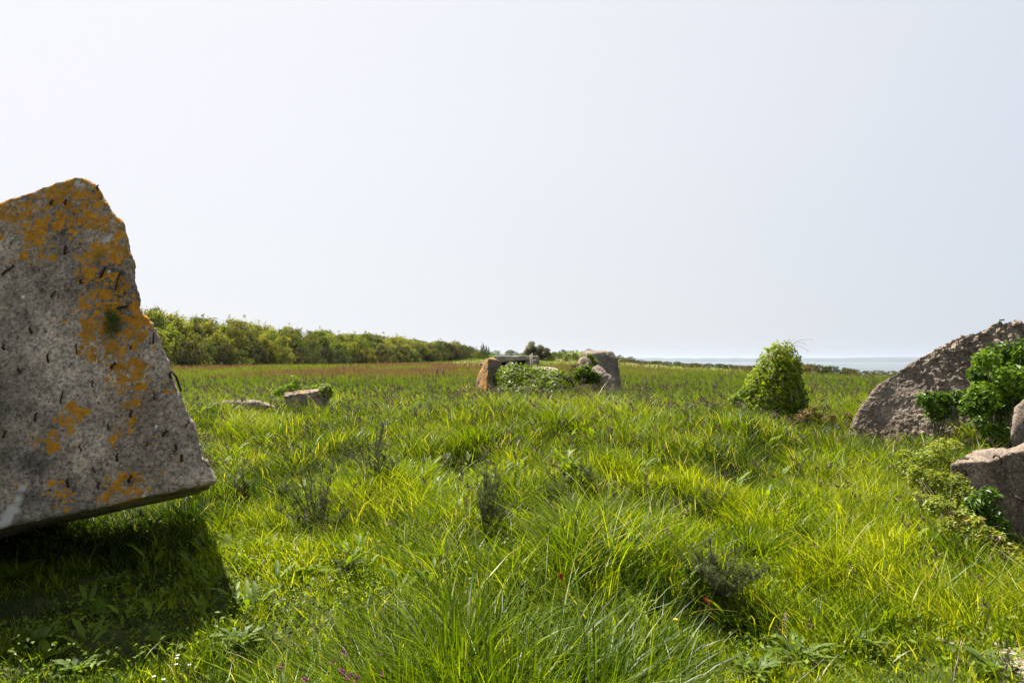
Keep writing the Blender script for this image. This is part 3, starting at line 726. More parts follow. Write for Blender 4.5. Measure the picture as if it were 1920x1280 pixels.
# --- low wall remnants at the left of the meadow
def build_low_walls():
    P = at; yd = 15.0
    pts = [P(532, 742, yd), P(560, 737, yd + .2), P(600, 735, yd + .1), P(617, 729, yd), P(618, 765, yd), P(540, 770, yd - .1), P(535, 736, yd + .8), P(612, 727, yd + .8), P(615, 760, yd + .8), P(540, 765, yd + .8)]
    cx = P(575, 750, yd); org = (cx.x, yd, gz(cx.x, yd))
    cen = empty("low_wall_remnant", org, "short low concrete wall remnant with ivy on its right end in the left meadow", "wall remnant")
    b = solid("body", [(pts, None)], M['conc_old'], voxel=.025, amp=.03, freq=3, amp2=.008, freq2=12, parent=cen, lichen=lambda p, nn: .38 if nn[2] > .4 else .1)
    b.matrix_parent_inverse = Matrix.Translation(-Vector(org))
    pts2 = [P(596, 733, yd - .05), P(604, 721, yd + .3), P(618, 724, yd), P(619, 745, yd - .08), P(600, 740, yd - .06), P(610, 722, yd + .6), P(620, 735, yd + .6)]
    tmp = solid("ivy", [(pts2, None)], M['bark'], voxel=.03, amp=.02, freq=3, parent=cen); tmp.matrix_parent_inverse = Matrix.Translation(-Vector(org))
    V_, N_ = sample_mesh(tmp.data, 900)
    ivy_leaves(tmp.data, tmp, (0, 0, 0), 800, .05, M['ivy'], name="ivy_leaves", off=.04, tone=lambda p: np.full(len(p), .7)).matrix_parent_inverse = Matrix.Identity(4)
    # buried edge further left
    pts = [P(440, 753, 14.2), P(480, 752, 14.0), P(498, 760, 13.9), P(430, 772, 14.2), P(446, 751, 14.7), P(487, 750, 14.6), P(385, 757, 14.6), P(385, 770, 14.5), P(460, 749, 14.4), P(525, 764, 13.9)]
    o = solid("buried_wall_edge", [(pts, None)], M['conc_rough'], voxel=.03, amp=.03, freq=3, amp2=.012, freq2=12, lichen=lambda p, nn: .4)
    tag(o, "brown buried concrete edge between the tilted slab and the low wall remnant", "wall remnant")
build_low_walls()

# --- bunker far behind the ruins
def build_bunker():
    P = at; D = 92.0; s = D / FPX
    c = P(958, 690, D); org = (c.x, D + 2, gz(c.x, D + 2)); par = empty("bunker", org, "long low concrete bunker with dark openings behind the ruins", "bunker")
    inv = Matrix.Translation(-Vector(org)); X = lambda px: (px - 960) / FPX * D; zt = P(960, 667, D).z; zr = P(960, 672.5, D).z; zb = .3
    def bx(x0, x1, y0, y1, z0, z1):
        return [(x, y, z) for x in (x0, x1) for y in (y0, y1) for z in (z0, z1)]
    x0, x1 = X(923), X(1010)
    roof = [(X(915), D - .2, zr - .35), (X(925), D - .1, zt - .02), (x1, D - .2, zt), (x1, D - .2, zr), (X(917), D - .2, zr - .6), (X(925), D + 5, zt), (x1, D + 5, zt), (x1, D + 5, zr), (X(913), D + 5, zr - .4)]
    b = solid("roof", [(roof, None)], M['conc_far'], voxel=.08, amp=.06, freq=.8, amp2=.02, freq2=4, parent=par); b.matrix_parent_inverse = inv
    walls = [(bx(X(899), X(923), D + 0, D + 4.5, zb, zb + 1.0) + [(X(913), D + .3, zr - .35), (X(923), D + .1, zr - .2), (X(923), D + 4, zr - .2), (X(913), D + 4, zr - .35)], None),
             (bx(X(921), X(940), D + .25, D + 4.5, zb, zr - .02), None), (bx(X(950), X(963), D + .25, D + 4.5, zb, zr - .02), None),
             (bx(X(985), X(1008), D + .25, D + 4.5, zb, zr - .02), None), (bx(X(962), X(986), D + .25, D + .8, zb, P(960, 683, D).z), None), (bx(X(918), X(1006), D + 4.2, D + 4.6, zb, zr - .02), None)]
    b = solid("wall", walls, M['conc_far'], voxel=.08, amp=.05, freq=.8, amp2=.02, freq2=4, parent=par); b.matrix_parent_inverse = inv
    for a, e in ((940, 950), (963, 985)):  # near-black panels inside the bunker front stand in for interior shade
        bm = bmesh.new(); bmesh.ops.create_cube(bm, size=1, matrix=Matrix.Translation(((X(a) + X(e)) / 2, D + 1.6, (zb + zr) / 2)) @ Matrix.Diagonal((X(e) - X(a), .25, zr - zb, 1)))
        me = bpy.data.meshes.new("shade_panel"); bm.to_mesh(me); bm.free(); me.materials.append(M['opening_shade']); o = link("shade_panel", me, par); o.matrix_parent_inverse = inv
    # rubble heap in the mouth
    D2 = 60.0
    pts = [P(948, 690, D2), P(950, 680, D2), P(958, 677, D2 + .3), P(965, 684, D2), P(968, 692, D2), P(950, 692, D2 + 1), P(962, 680, D2 + 1)]
    o = solid("concrete_lump", [(pts, None)], M['conc_old'], voxel=.06, amp=.08, freq=2, amp2=.02, freq2=6); tag(o, "small grey concrete lump in front of the bunker openings", "concrete block")
    # small pillar and poles
    D3 = 58.0; X3 = lambda px: (px - 960) / FPX * D3
    pil = [(x, y, z) for x in (X3(999), X3(1006)) for y in (D3, D3 + .35) for z in (.6, P(1002, 674, D3).z)]
    o = solid("concrete_pillar", [(pil, None)], M['conc_pale'], voxel=.04, amp=.02, freq=3, amp2=.008, freq2=8); tag(o, "short square concrete pillar right of the two poles by the bunker", "pillar")
    dk = [(x, y, z) for x in (X3(1006.5), X3(1011)) for y in (D3 + .1, D3 + .5) for z in (.6, P(1002, 675, D3).z)]
    o = solid("dark_post", [(dk, None)], M['conc_far'], voxel=.04, amp=.02, freq=3, amp2=.008, freq2=8); tag(o, "darker thick post right behind the short concrete pillar", "post")
    for i, (px, t) in enumerate(((994.3, 664), (997.6, 662))):
        mb = MB(); x = X3(px); z = P(px, t, D3).z
        tube(mb, [(x, D3 - .3 + i * .1, .6), (x + .01, D3 - .3 + i * .1, 1.2), (x, D3 - .3 + i * .1, z)], .05, 8)
        o = mb.build("pole", M['pale_wood'], None, (x, D3 - .3, .7)); tag(o, ["left pale pole of the pair before the bunker", "right taller pale pole of the pair before the bunker"][i], "pole", "two poles before the bunker")
M['pale_wood'] = plain_mat("pale_wood", [(.3, (.3, .25, .19)), (.7, (.45, .39, .31))], .85, 6)
build_bunker()

# ------------------------------------------------------------------ trees and shrubs
def blob_points(cs, rs, n, flat=.9):
    """points on/near the shells of many clumps, outward normals"""
    cs = np.array(cs); rs = np.array(rs)
    i = rng.choice(len(cs), n, p=rs ** 2 / (rs ** 2).sum())
    d = rng.normal(0, 1, (n, 3)); d /= np.linalg.norm(d, axis=1)[:, None]
    r = rs[i] * rng.uniform(.55, 1.12, n)
    P = cs[i] + d * r[:, None] * np.array([1, 1, flat])
    return P, d, i
def tree_meshes(name, h, w, nl, ls, lm, seed, bushy=False, lean=0.0, shape="leaf", wind=0.0):
    """unit tree at the origin: returns (trunk mesh, crown mesh)"""
    r0 = random.Random(seed)
    cs, rs = [], []
    nc = 64 if not bushy else 44
    for k in range(nc):
        f = (k + .5) / nc
        zz = (.22 + .70 * f) * h if not bushy else (.08 + .76 * f) * h
        prof = (math.sin(math.pi * min(1, .22 + f * .74)) ** .7) * w * .5
        a = k * 2.4 + r0.uniform(-.4, .4); rr = prof * r0.uniform(.25, 1.0)
        cs.append((rr * math.cos(a) + lean * zz, rr * math.sin(a), zz)); rs.append(r0.uniform(.06, .17) * min(w, h) * (1.1 - .35 * f))
    P, N, ci = blob_points(cs, rs, nl)
    P[:, 2] = np.maximum(P[:, 2], .03)
    ctone = np.array([r0.uniform(.2, .75) for _ in cs])
    tn = np.clip(ctone[ci] + rng.normal(0, .16, nl), 0, 1)
    V, F, t = leaf_mesh(P, N + np.array([0, 0, .4]), ls, shape, tone=tn, jitter=.6)
    mb = MB(); mb.add(V, F, t)
    # thin leafy shoots breaking the outline
    for k in range(7):
        c = np.array(cs[r0.randrange(nc // 3, nc)]); dd = np.array([r0.gauss(0, .35), r0.gauss(0, .35), 1.0]); L = r0.uniform(.05, .13) * h
        q_ = rng.uniform(0, 1, 22) ** .7; P2 = c + np.outer(q_ * L + .06 * h, dd) + rng.normal(0, .008 * h, (22, 3))
        V2, F2, t2 = leaf_mesh(P2, rng.normal(0, 1, (22, 3)), ls * .75, shape, tone=np.clip(rng.normal(.7, .15, 22), 0, 1), jitter=.6)
        F = np.concatenate([F, F2 + len(V)]); V = np.concatenate([V, V2]); t = np.concatenate([t, t2])
    me_c = np_mesh(name + "_crown", V, F, lm, {"tone": t}, False)
    mb = MB()
    tr = h * (.020 if not bushy else .010)
    top = np.array([lean * h * .8, 0, h * .8])
    tube(mb, bent((0, 0, -.3), top, side=w * .03, n=8), np.linspace(tr * 1.5, tr * .25, 8), 7)
    for k in range(0, nc, 1):
        c = np.array(cs[k]); s = np.array([lean * c[2] * .5, 0, max(.05, c[2] - (h * .22 if not bushy else h * .25))])
        if c[2] * .5 > s[2]: s[2] = c[2] * .5
        tube(mb, bent(s, c, up=-.04 * h, n=5), np.linspace(tr * .55, tr * .12, 5), 5, cap=False)
        for j in range(3):
            e = c + np.array([r0.gauss(0, 1), r0.gauss(0, 1), abs(r0.gauss(0, 1)) * 1.2]) * rs[k] * .8
            tube(mb, [c, (c + e) / 2, e], [tr * .13, tr * .1, tr * .05], 4, cap=False)
    me_t = np_mesh(name + "_trunk", np.concatenate(mb.V), np.concatenate(mb.F), M['bark'])
    return me_t, me_c
def place_tree(name, meshes, x, y, sc, label, cat, group=None, rot=None, z=None):
    e = empty(name, (x, y, gz(x, y) if z is None else z), label, cat, group)
    e.rotation_euler = (0, 0, random.uniform(0, 6.28) if rot is None else rot); e.scale = sc
    link("trunk", meshes[0], e); link("crown" if "tree" in name else "foliage", meshes[1], e)
    return e
TOP = np.array([(150, 560), (270, 572), (300, 574), (330, 580), (350, 587), (380, 588), (430, 590), (455, 594), (500, 607), (560, 612), (620, 616), (640, 622), (690, 618), (720, 625), (800, 635), (850, 638), (890, 646), (915, 656), (940, 668)], float)
def build_wood():
    A = np.array([-31.8, 57.]); B = np.array([-8.5, 172.])
    dirn = (B - A) / np.linalg.norm(B - A); left = np.array([-dirn[1], dirn[0]])
    tall = [tree_meshes("tall%d" % i, 1.0, .80, 3000, .042, M['tree_a'] if i % 2 == 0 else M['tree_b'], 50 + i) for i in range(5)]
    low = [tree_meshes("low%d" % i, 1.0, 1.15, 2600, .050, [M['shrub'], M['shrub_g'], M['tree_b'], M['shrub']][i], 80 + i, bushy=True) for i in range(4)]
    def ztop(x, y):
        px = 960 + x / y * FPX
        t = np.interp(px, TOP[:, 0], TOP[:, 1]) if px > 150 else 545
        return EYE + (676 - t) / FPX * y
    t = -26.0; k = 0
    ORD = "first second third fourth fifth sixth seventh eighth ninth tenth eleventh twelfth thirteenth fourteenth fifteenth sixteenth seventeenth eighteenth nineteenth twentieth".split()
    while t < 133:
        p = A + dirn * t + left * random.uniform(-.6, 1.0)
        hh = (ztop(*p) - gz(*p)) * (random.uniform(.30, .62) if t < 80 else random.uniform(.62, .98))
        j = random.choice([0, 0, 1, 2, 3]); s = hh * random.uniform(1.0, 1.3)
        lab = ["brownish thorny shrub along the front edge of the wood", "dark green shrub along the front edge of the wood", "olive bush along the front edge of the wood", "brownish thorny shrub along the front edge of the wood"][j]
        if 960 + p[0] / p[1] * FPX > 285 and k < 20:
            lab = ["brownish thorny", "dark green", "olive", "brownish thorny"][j] + " shrub, %s from the tilted slab along the wood's front" % ORD[k]; k += 1
        place_tree("wood_edge_shrub", low[j], p[0], p[1], (s, s, hh), lab, "shrub", "shrubs along the front of the wood")
        t += random.uniform(1.5, 2.4) * (1 + max(0, t) / 200)
    for row, off in enumerate((2.6, 5.4, 8.5)):
        t = -28.0 + row
        while t < 131:
            p = A + dirn * t + left * (off + random.uniform(-.9, .9))
            hh = (ztop(*p) - gz(*p)) * random.uniform(*((.66, .86), (.82, .98), (.90, 1.03))[row])
            j = random.randrange(5); s = hh * random.uniform(.9, 1.25) if t < 60 else hh * random.uniform(1.2, 1.6)
            lab = ("pale leafy" if j % 2 == 0 else "olive green") + ("", " tallish", " tall")[row] + " wood tree " + ("right behind the front shrubs", "in the middle rows of the wood", "in the back row of the wood against the sky")[row]
            place_tree("wood_tree", tall[j], p[0], p[1], (s, s, hh), lab, "tree", "trees in rows behind the shrubs of the wood")
            t += random.uniform(2.0, 3.2) * (1 + max(0, t) / 160)
    # bare wind-bent trees ending the wood
    for px, tp, d in ((902, 644, 165), (908, 648, 160), (913, 651, 158)):
        x = (px - 960) / FPX * d; z = EYE + (676 - tp) / FPX * d; g0 = gz(x, d)
        place_tree("bare_tree", sparse, x, d, ((z - g0) * .6, (z - g0) * .6, z - g0), "thin half bare dark tree at the right end of the wood", "tree", "half bare trees ending the wood", rot=0)
    # separate shrubs behind the bunker
    for i, (px, tp, d, wpx, j, lab) in enumerate(((905, 655, 120, 22, 1, "dark round green shrub just left of the bunker"), (930, 657, 118, 26, 2, "light green shrub at the back left corner of the bunker"),
                                                  (958, 656, 119, 30, 1, "bright green bush behind the middle of the bunker roof"), (984, 659, 121, 18, 1, "small green bush at the left foot of the hawthorn"))):
        x = (px - 960) / FPX * d; z = EYE + (676 - tp) / FPX * d; g0 = gz(x, d); w = wpx / FPX * d
        place_tree("round_shrub", low[j] if i != 1 else lowg, x, d, (w * 1.15, w * 1.15, (z - g0) * 1.12), lab, "shrub")
    d = 116; x = (1001 - 960) / FPX * d; z = EYE + (676 - 641) / FPX * d; g0 = gz(x, d)
    place_tree("hawthorn_tree", hawm, x, d, ((z - g0) * 1.15, (z - g0) * 1.15, (z - g0) * 1.12), "wind shaped hawthorn with creamy blossom standing alone behind the bunker", "tree", rot=0)
    for i in range(26):     # low growth on the far hummock
        px = 1015 + i * 6.6 + random.uniform(-3, 3); d = random.uniform(114, 128); x = (px - 960) / FPX * d
        h = random.uniform(.5, 1.1)
        place_tree("hummock_bush", low[random.choice([1, 2, 1])], x, d, (h * 1.6, h * 1.6, h), "low green bush on the far hummock between hawthorn and monolith", "bush", "low bushes on the far hummock")
lowg = None
def haw_mesh():
    cs, rs = [], []; r0 = random.Random(5)
    for k in range(34):     # dome swept to the right, higher on the left
        u = r0.uniform(0, 1); a = r0.uniform(0, 6.28); top = .80 - .42 * max(0, u - .35) ** 1.1 * 1.3
        zz = r0.uniform(.30, 1.0) * top; cs.append((-.33 + 1.02 * u, .3 * math.cos(a), zz)); rs.append(r0.uniform(.11, .18))
    P, N, ci = blob_points(cs, rs, 7000)
    keep = P[:, 2] > .05; P, N = P[keep], N[keep]
    tn = np.clip(.35 + .6 * (P[:, 2]) - .3 * P[:, 0] + rng.normal(0, .28, len(P)), 0, 1)
    V, F, t = leaf_mesh(P, N + [0, 0, .4], .075, "leaf", tone=tn, jitter=.6)
    cm = np_mesh("hawthorn_crown", V, F, M['blossom'], {"tone": t}, False)
    mb = MB(); tube(mb, bent((-.05, 0, -.1), (.1, 0, .7), n=6), np.linspace(.03, .01, 6), 7)
    for c in cs[:14]: tube(mb, bent((0, 0, .2), c, up=.02, n=5), np.linspace(.012, .003, 5), 5)
    return np_mesh("hawthorn_trunk", np.concatenate(mb.V), np.concatenate(mb.F), M['bark']), cm
hawm = haw_mesh()
sparse = tree_meshes("sparse", 1.0, .55, 600, .05, M['shrub'], 77, lean=.15)
lowg = tree_meshes("lowg", 1.0, 1.15, 2400, .05, M['elder'], 99, bushy=True)
build_wood()

def build_bank():
    ms = [tree_meshes("bank%d" % i, 1.0, 2.0, 2200, .075, M['bank'] if i != 2 else M['shrub_g'], 120 + i, bushy=True) for i in range(3)]
    y = 30.0; k = 0
    TB = np.array([(1165, 682), (1200, 685), (1240, 680), (1300, 681), (1380, 684), (1440, 688), (1500, 683), (1540, 687), (1600, 692), (1640, 697), (1700, 700), (1800, 705)], float)
    while y < 122:
        for row in (0, 1):
            yy = y + random.uniform(-.8, .8) + row * .7; x = cliff_x(yy) - 1.2 + row * 1.9 + random.uniform(-.5, .5)
            px = 960 + x / yy * FPX; zt = EYE + (676 - np.interp(px, TB[:, 0], TB[:, 1])) / FPX * yy
            g0 = gz(x, yy); h = max(.45, min(2.2, (zt - g0) / .84)) * random.uniform(.9, 1.15)
            s = random.uniform(.95, 1.3)
            place_tree("bramble_bush", ms[random.choice([0, 1, 0, 1, 2])], x, yy, (max(h, .8) * s, max(h, .8) * s, h), ("front bramble bush on the field side" if row == 0 else "rear bramble bush on the sea side") + " of the cliff hedge, " + ("left" if px < 1400 else "right") + " of the ivy stump", "bush", "bramble bushes along the cliff edge")
        y += random.uniform(1.2, 1.7) * (1 + y / 120)
    d = 80.0; x = (1515 - 960) / FPX * d
    place_tree("cliff_shrub", ms[2], x, d, (2.0, 2.0, 1.7), "small dark green bush rising above the cliff hedge right of the ivy stump", "bush", z=EYE + (676 - 679) / FPX * d - 1.7)
build_bank()

# fence posts before the bank
def build_posts():
    for px, tp, bp, d in ((1182, 686, 694, 78), (1196, 685, 694, 78), (1218, 682, 692, 76), (1235, 684, 693, 74), (1372, 690, 698, 58), (1383, 691, 699, 57), (1395, 691, 700, 55), (1406, 693, 702, 53)):
        x = (px - 960) / FPX * d; g0 = gz(x, d); z1 = EYE + (676 - tp) / FPX * d
        bm = bmesh.new(); h = max(.7, z1 - g0 + .1)
        bmesh.ops.create_cone(bm, cap_ends=True, segments=8, radius1=.075, radius2=.06, depth=h, matrix=Matrix.Translation((0, 0, h / 2 - .1)) @ Matrix.Rotation(random.uniform(-.06, .06), 4, 'X'))
        for v in bm.verts:
            if v.co.z > h / 2: v.co.z += random.uniform(-.02, .02)
        me = bpy.data.meshes.new("fence_post"); bm.to_mesh(me); bm.free(); me.materials.append(M['wood'])
        o = link("fence_post", me, None, (x, d, g0)); tag(o, "weathered fence post before the cliff hedge", "post", "fence posts before the cliff hedge")
    for i, (px, tp) in enumerate(((819, 690), (831, 692))):
        d = 33.0; x = (px - 960) / FPX * d; g0 = gz(x, d); mb = MB()
        tube(mb, [(x, d, g0 - .1), (x + .01, d, g0 + .4), (x, d, EYE + (676 - tp) / FPX * d)], .05, 7)
        o = mb.build("short_stake", M['wood'], None, (x, d, g0)); tag(o, ["left of two short dark stakes in the reddish field", "right of two short dark stakes in the reddish field"][i], "stake", "two stakes in the field")
build_posts()

# ------------------------------------------------------------------ shrubs near the slabs at the right
def branchy(mb, a, e, r, n=7, up=.1):
    tube(mb, bent(a, e, up=up, n=n, jit=.01), np.linspace(r, r * .4, n), 6)
def build_elder():
    y0 = 9.6; P = at; org = (P(1880, 830, y0).x, y0, gz(P(1880, 830, y0).x, y0)); inv = Matrix.Translation(-Vector(org))
    cen = empty("elder_shrub", org, "bright green elder shrub leaning on the rough slab at the right edge", "shrub")
    cs = []; rs = []
    for px, py, r in ((1850, 672, 20), (1880, 658, 20), (1905, 668, 24), (1930, 690, 30), (1862, 700, 30), (1900, 715, 34), (1845, 735, 26), (1830, 760, 24), (1875, 750, 32), (1950, 740, 40), (1850, 785, 28), (1885, 790, 30),
                      (1865, 812, 24), (1835, 700, 18), (1990, 700, 40), (1920, 650, 18), (1960, 660, 26)):
        c = P(px, py, y0 + random.uniform(-.25, .35)); cs.append(tuple(c)); rs.append(r * y0 / FPX * .95)
    Pp, N, ci = blob_points(cs, rs, 5200); ct = rng.uniform(.3, .8, len(cs)); tn = np.clip(ct[ci] + rng.normal(0, .18, len(Pp)), 0, 1)
    V, F, t = leaf_mesh(Pp, N * .5 + np.array([-.15, -.2, .9]), .085, "leaf", tone=tn, jitter=.45, droop=.3)
    mb = MB(); mb.add(V, F, t); o = mb.build("foliage", M['elder'], cen, smooth=False); o.matrix_parent_inverse = inv
    mb = MB()
    for c in cs: branchy(mb, (org[0] + random.uniform(-.1, .1), y0, org[2] - .05), c, .016, up=random.uniform(-.1, .15))
    o = mb.build("branches", M['bark'], cen); o.matrix_parent_inverse = inv
    # small leafy bush at the slab foot
    y1 = 10.9; org2 = (P(1755, 780, y1).x, y1, gz(P(1755, 780, y1).x, y1)); inv2 = Matrix.Translation(-Vector(org2))
    cen = empty("small_elder_bush", org2, "small dark leafed bush at the foot of the rough sloping slab", "shrub")
    cs = [tuple(P(px, py, y1 + random.uniform(-.15, .1))) for px, py in ((1745, 758), (1760, 745), (1775, 752), (1790, 742), (1735, 745), (1805, 765), (1770, 772), (1750, 775))]; rs = [.11] * 8
    Pp, N, ci = blob_points(cs, rs, 700); V, F, t = leaf_mesh(Pp, N * .5 + np.array([0, -.3, .8]), .09, "leaf", tone=rng.uniform(0, .7, 700), jitter=.5, droop=.3)
    mb = MB(); mb.add(V, F, t); o = mb.build("foliage", M['elder'], cen, smooth=False); o.matrix_parent_inverse = inv2
    mb = MB()
    for c in cs: branchy(mb, org2, c, .01)
    o = mb.build("branches", M['bark'], cen); o.matrix_parent_inverse = inv2
build_elder()
def bramble(name, label, pxs, yfun, n, size, m=None, tone=None, spread=1.0, cat="bramble"):
    """a low bramble patch: clumps at the given pixels, arching canes"""
    m = m or M['bramble']; cs = []; rs = []
    for px, py, r in pxs:
        y = yfun(px, py); cs.append(tuple(at(px, py, y))); rs.append(r * y / FPX)
    cx = np.mean([c[0] for c in cs]); cy = np.mean([c[1] for c in cs]); org = (cx, cy, gz(cx, cy)); inv = Matrix.Translation(-Vector(org))
    cen = empty(name, org, label, cat)
    P_, N, ci = blob_points(cs, rs, n); ct = rng.uniform(.2, .85, len(cs)); tn = np.clip(ct[ci] + rng.normal(0, .2, n) if tone is None else tone + rng.normal(0, .2, n), 0, 1)
    P_[:, 2] = np.maximum(P_[:, 2], ground(P_[:, 0], P_[:, 1]) + .05)
    V, F, t = leaf_mesh(P_, N * .45 + np.array([-.2, 0, .95]), size, "leaf", tone=tn, jitter=.4, droop=.2)
    mb = MB(); mb.add(V, F, t); o = mb.build("foliage", m, cen, smooth=False); o.matrix_parent_inverse = inv
    mb = MB()
    for c in cs:
        q_ = cs[random.randrange(len(cs))]; b = ((c[0] + cx) / 2 + random.uniform(-.1, .1), c[1] + random.uniform(.05, .2), gz(c[0], c[1]) - .03)
        branchy(mb, b if c[2] - b[2] < .3 else (q_[0], q_[1], min(q_[2], c[2])), c, .0026, up=.02)
        for j in range(2):
            e = np.array(c) + rng.normal(0, 1, 3) * np.array([.09, .06, .03]); tube(mb, bent(c, e, up=.02, n=5), np.linspace(.0024, .0014, 5), 5)
    o = mb.build("canes", M['bark'], cen); o.matrix_parent_inverse = inv
bramble("bramble_patch", "pale yellow green bramble patch at the left end of the low sunlit block", [(1700, 850, 9), (1715, 905, 10), (1690, 880, 9), (1720, 930, 9), (1745, 945, 12), (1730, 862, 20), (1755, 850, 22), (1715, 885, 16), (1770, 875, 24), (1750, 900, 22), (1790, 905, 22), (1740, 915, 14), (1775, 935, 18), (1810, 925, 18), (1700, 870, 10), (1790, 835, 14), (1765, 830, 12), (1760, 950, 22), (1790, 960, 22), (1735, 940, 16), (1820, 985, 18), (1775, 985, 16), (1840, 1005, 16), (1805, 1005, 14)],
        lambda x, y: 6.75 - (y - 840) * .006 + random.uniform(-.2, .05), 4600, .036, tone=.62)
bramble("dark_bramble", "dark bramble growing against the face of the low sunlit block", [(1830, 945, 20), (1855, 925, 16), (1850, 960, 22), (1820, 970, 18), (1870, 985, 22), (1885, 1010, 18), (1840, 990, 14)],
        lambda x, y: 6.0, 1100, .05, M['elder'], tone=.35)
bramble("trailing_bramble", "trail of light bramble leaves below the dark face of the low block", [(1800, 965, 9), (1830, 975, 9), (1850, 995, 10), (1870, 1005, 9), (1890, 1030, 11), (1905, 1050, 10), (1915, 1075, 12), (1870, 1035, 9), (1925, 1100, 14)],
        lambda x, y: 5.6 - (x - 1800) * .004, 900, .045, tone=.8)
bramble("foot_bramble", "brownish bramble tangle on the ground right of the ivy stump", [(1515, 775, 10), (1535, 778, 9), (1500, 782, 9), (1560, 782, 8), (1525, 765, 8), (1590, 778, 7), (1640, 720 + 50, 8), (1660, 765, 8)],
        lambda x, y: 12.2, 700, .05, M['bank'], tone=.8)
bramble("ruin_bramble", "dark leafed bramble between the ivy heap and the tall rounded block", [(1085, 700, 12), (1100, 698, 12), (1112, 704, 10), (1090, 712, 12), (1108, 714, 10), (1120, 708, 8), (1098, 690, 8)],
        lambda x, y: 20.2, 1300, .09, M['ivy'], tone=.35)
bramble("dry_bramble", "brown withered bramble leaning on the ivy heap's right side", [(1075, 690, 9), (1072, 705, 8), (1082, 684, 6), (1092, 680, 5)], lambda x, y: 20.6, 350, .07, M['bank'], tone=.9)
bramble("shoulder_ivy", "ivy strand climbing the corner of the tall rounded block", [(1110, 670, 4), (1114, 678, 5), (1118, 686, 5), (1104, 666, 4)], lambda x, y: 20.9, 240, .08, M['ivy_gloss'], tone=.3, cat="ivy")
bramble("wall_weeds", "bright leafy weeds growing behind the low wall remnant", [(525, 733, 9), (540, 728, 9), (552, 722, 9), (556, 714, 5), (575, 730, 7), (588, 729, 7), (515, 738, 7), (550, 706, 3)], lambda x, y: 15.9, 900, .06, M['elder'], tone=.9, cat="weeds")
bramble("stump_weeds", "pale leafy shoots at the left foot of the ivy stump", [(1385, 745, 9), (1392, 735, 8), (1400, 750, 9), (1380, 757, 8), (1404, 728, 6), (1375, 748, 6)], lambda x, y: 13.3, 700, .055, M['elder'], tone=.95, cat="weeds")

# ------------------------------------------------------------------ gorse seedlings
def gorse(px, py, wpx, hpx, label, sprig=14):
    """small spiny bush whose foot stands where the pixel meets the ground"""
    r = ray(px, py); y = 3.0
    while y < 20 and CAMP.z + r.z * y / r.y > gz(r.x * y / r.y, y) + .12: y += .05
    x = r.x * y / r.y; g0 = gz(x, y); w = wpx * 1.1 * y / FPX; h = hpx * 1.3 * y / FPX
    cen = empty("gorse_bush", (x, y, g0), label, "gorse"); ms = MB(); mn = MB()
    def spines(pts, k, t0):
        q_ = rng.uniform(0, 1, k) * (len(pts) - 1.001); i0 = q_.astype(int); f = (q_ - i0)[:, None]
        P_ = pts[i0] * (1 - f) + pts[i0 + 1] * f; d = rng.normal(0, 1, (k, 3)); d[:, 2] += .7; d /= np.linalg.norm(d, axis=1)[:, None]
        V, F, t = leaf_mesh(P_ + d * rng.uniform(0, .012, (k, 1)), rng.normal(0, 1, (k, 3)), .024, "sliver", tone=np.clip(rng.normal(t0, .2, k), 0, 1), jitter=.5, updir=.7)
        mn.add(V, F, t)
    for i in range(sprig):
        a = random.uniform(0, 6.28); q = random.random() ** .5
        e = np.array([math.cos(a) * q * w * .5, math.sin(a) * q * w * .4, h * random.uniform(.45, 1.1) * (1.1 - .45 * q)])
        st = bent((0, 0, 0), e, n=9, jit=.008, up=.0); tube(ms, st, np.linspace(.006, .0025, 9), 5)
        spines(st[3:], 60, .35)
        for j in range(9):      # short side twigs, densest towards the top
            c = st[random.choice([3, 4, 5, 5, 6, 6, 7, 7, 8])]; b = random.uniform(0, 6.28); L = random.uniform(.03, .10)
            tw = bent(c, c + np.array([math.cos(b) * L * .8, math.sin(b) * L * .8, L * random.uniform(.2, 1.0)]), n=4, up=.008)
            tube(ms, tw, [.0025, .002, .0018, .0012], 4); spines(tw, 42, random.uniform(.35, .8))
    for mb, nm, m in ((ms, "stems", M['bark']), (mn, "spines", M['gorse'])):
        me = np_mesh(nm, np.concatenate(mb.V), np.concatenate(mb.F), m, {"tone": np.concatenate(mb.A)}); link(nm, me, cen)
G = [(600, 1000, 150, 120, "widest gorse bush beyond the tip of the tilted slab's shadow", 34), (460, 925, 40, 60, "small gorse sprig beside the slab's lower corner", 9), (528, 935, 36, 50, "gorse sprig left of the widest gorse bush", 8),
     (700, 900, 110, 95, "gorse bush with one dark upright shoot in mid meadow", 22), (910, 985, 110, 110, "gorse bush standing in a dark hollow in the centre", 22), (1350, 1090, 150, 90, "grey green gorse bush in the right foreground", 28),
     (1325, 950, 70, 40, "small brown tipped gorse right of the meadow centre", 10), (1045, 925, 60, 45, "low gorse sprig just right of the centre", 9), (390, 880, 50, 50, "gorse sprig right behind the slab's lower corner", 9),
     (655, 1060, 60, 45, "low gorse sprig below the widest gorse bush", 8), (1090, 900, 50, 40, "faint gorse sprig in the shade of tall grass", 7)]
for g in G: gorse(*g)

# dark upright shoot
def shoot():
    a = at(705, 870, 8.6); e = at(719, 795, 8.6); mb = MB(); st = bent(a, e, n=14, side=.02); tube(mb, st, np.linspace(.008, .004, 14), 6)
    k = 900; i = rng.integers(0, 14, k); P_ = st[i] + rng.normal(0, .012, (k, 3)); V, F, t = leaf_mesh(P_, rng.normal(0, 1, (k, 3)), .035, "sliver", tone=np.full(k, .05), jitter=.5, updir=1.0)
    mb.add(V, F, t); o = mb.build("dark_shoot", M['gorse_dark'], None, tuple(a)); tag(o, "single dark upright gorse shoot standing above the grass", "shoot")
M['gorse_dark'] = leaf_mat("gorse_dark", [(0, (.018, .022, .012)), (1, (.04, .05, .025))], trans=.1, rough=.7)
shoot()

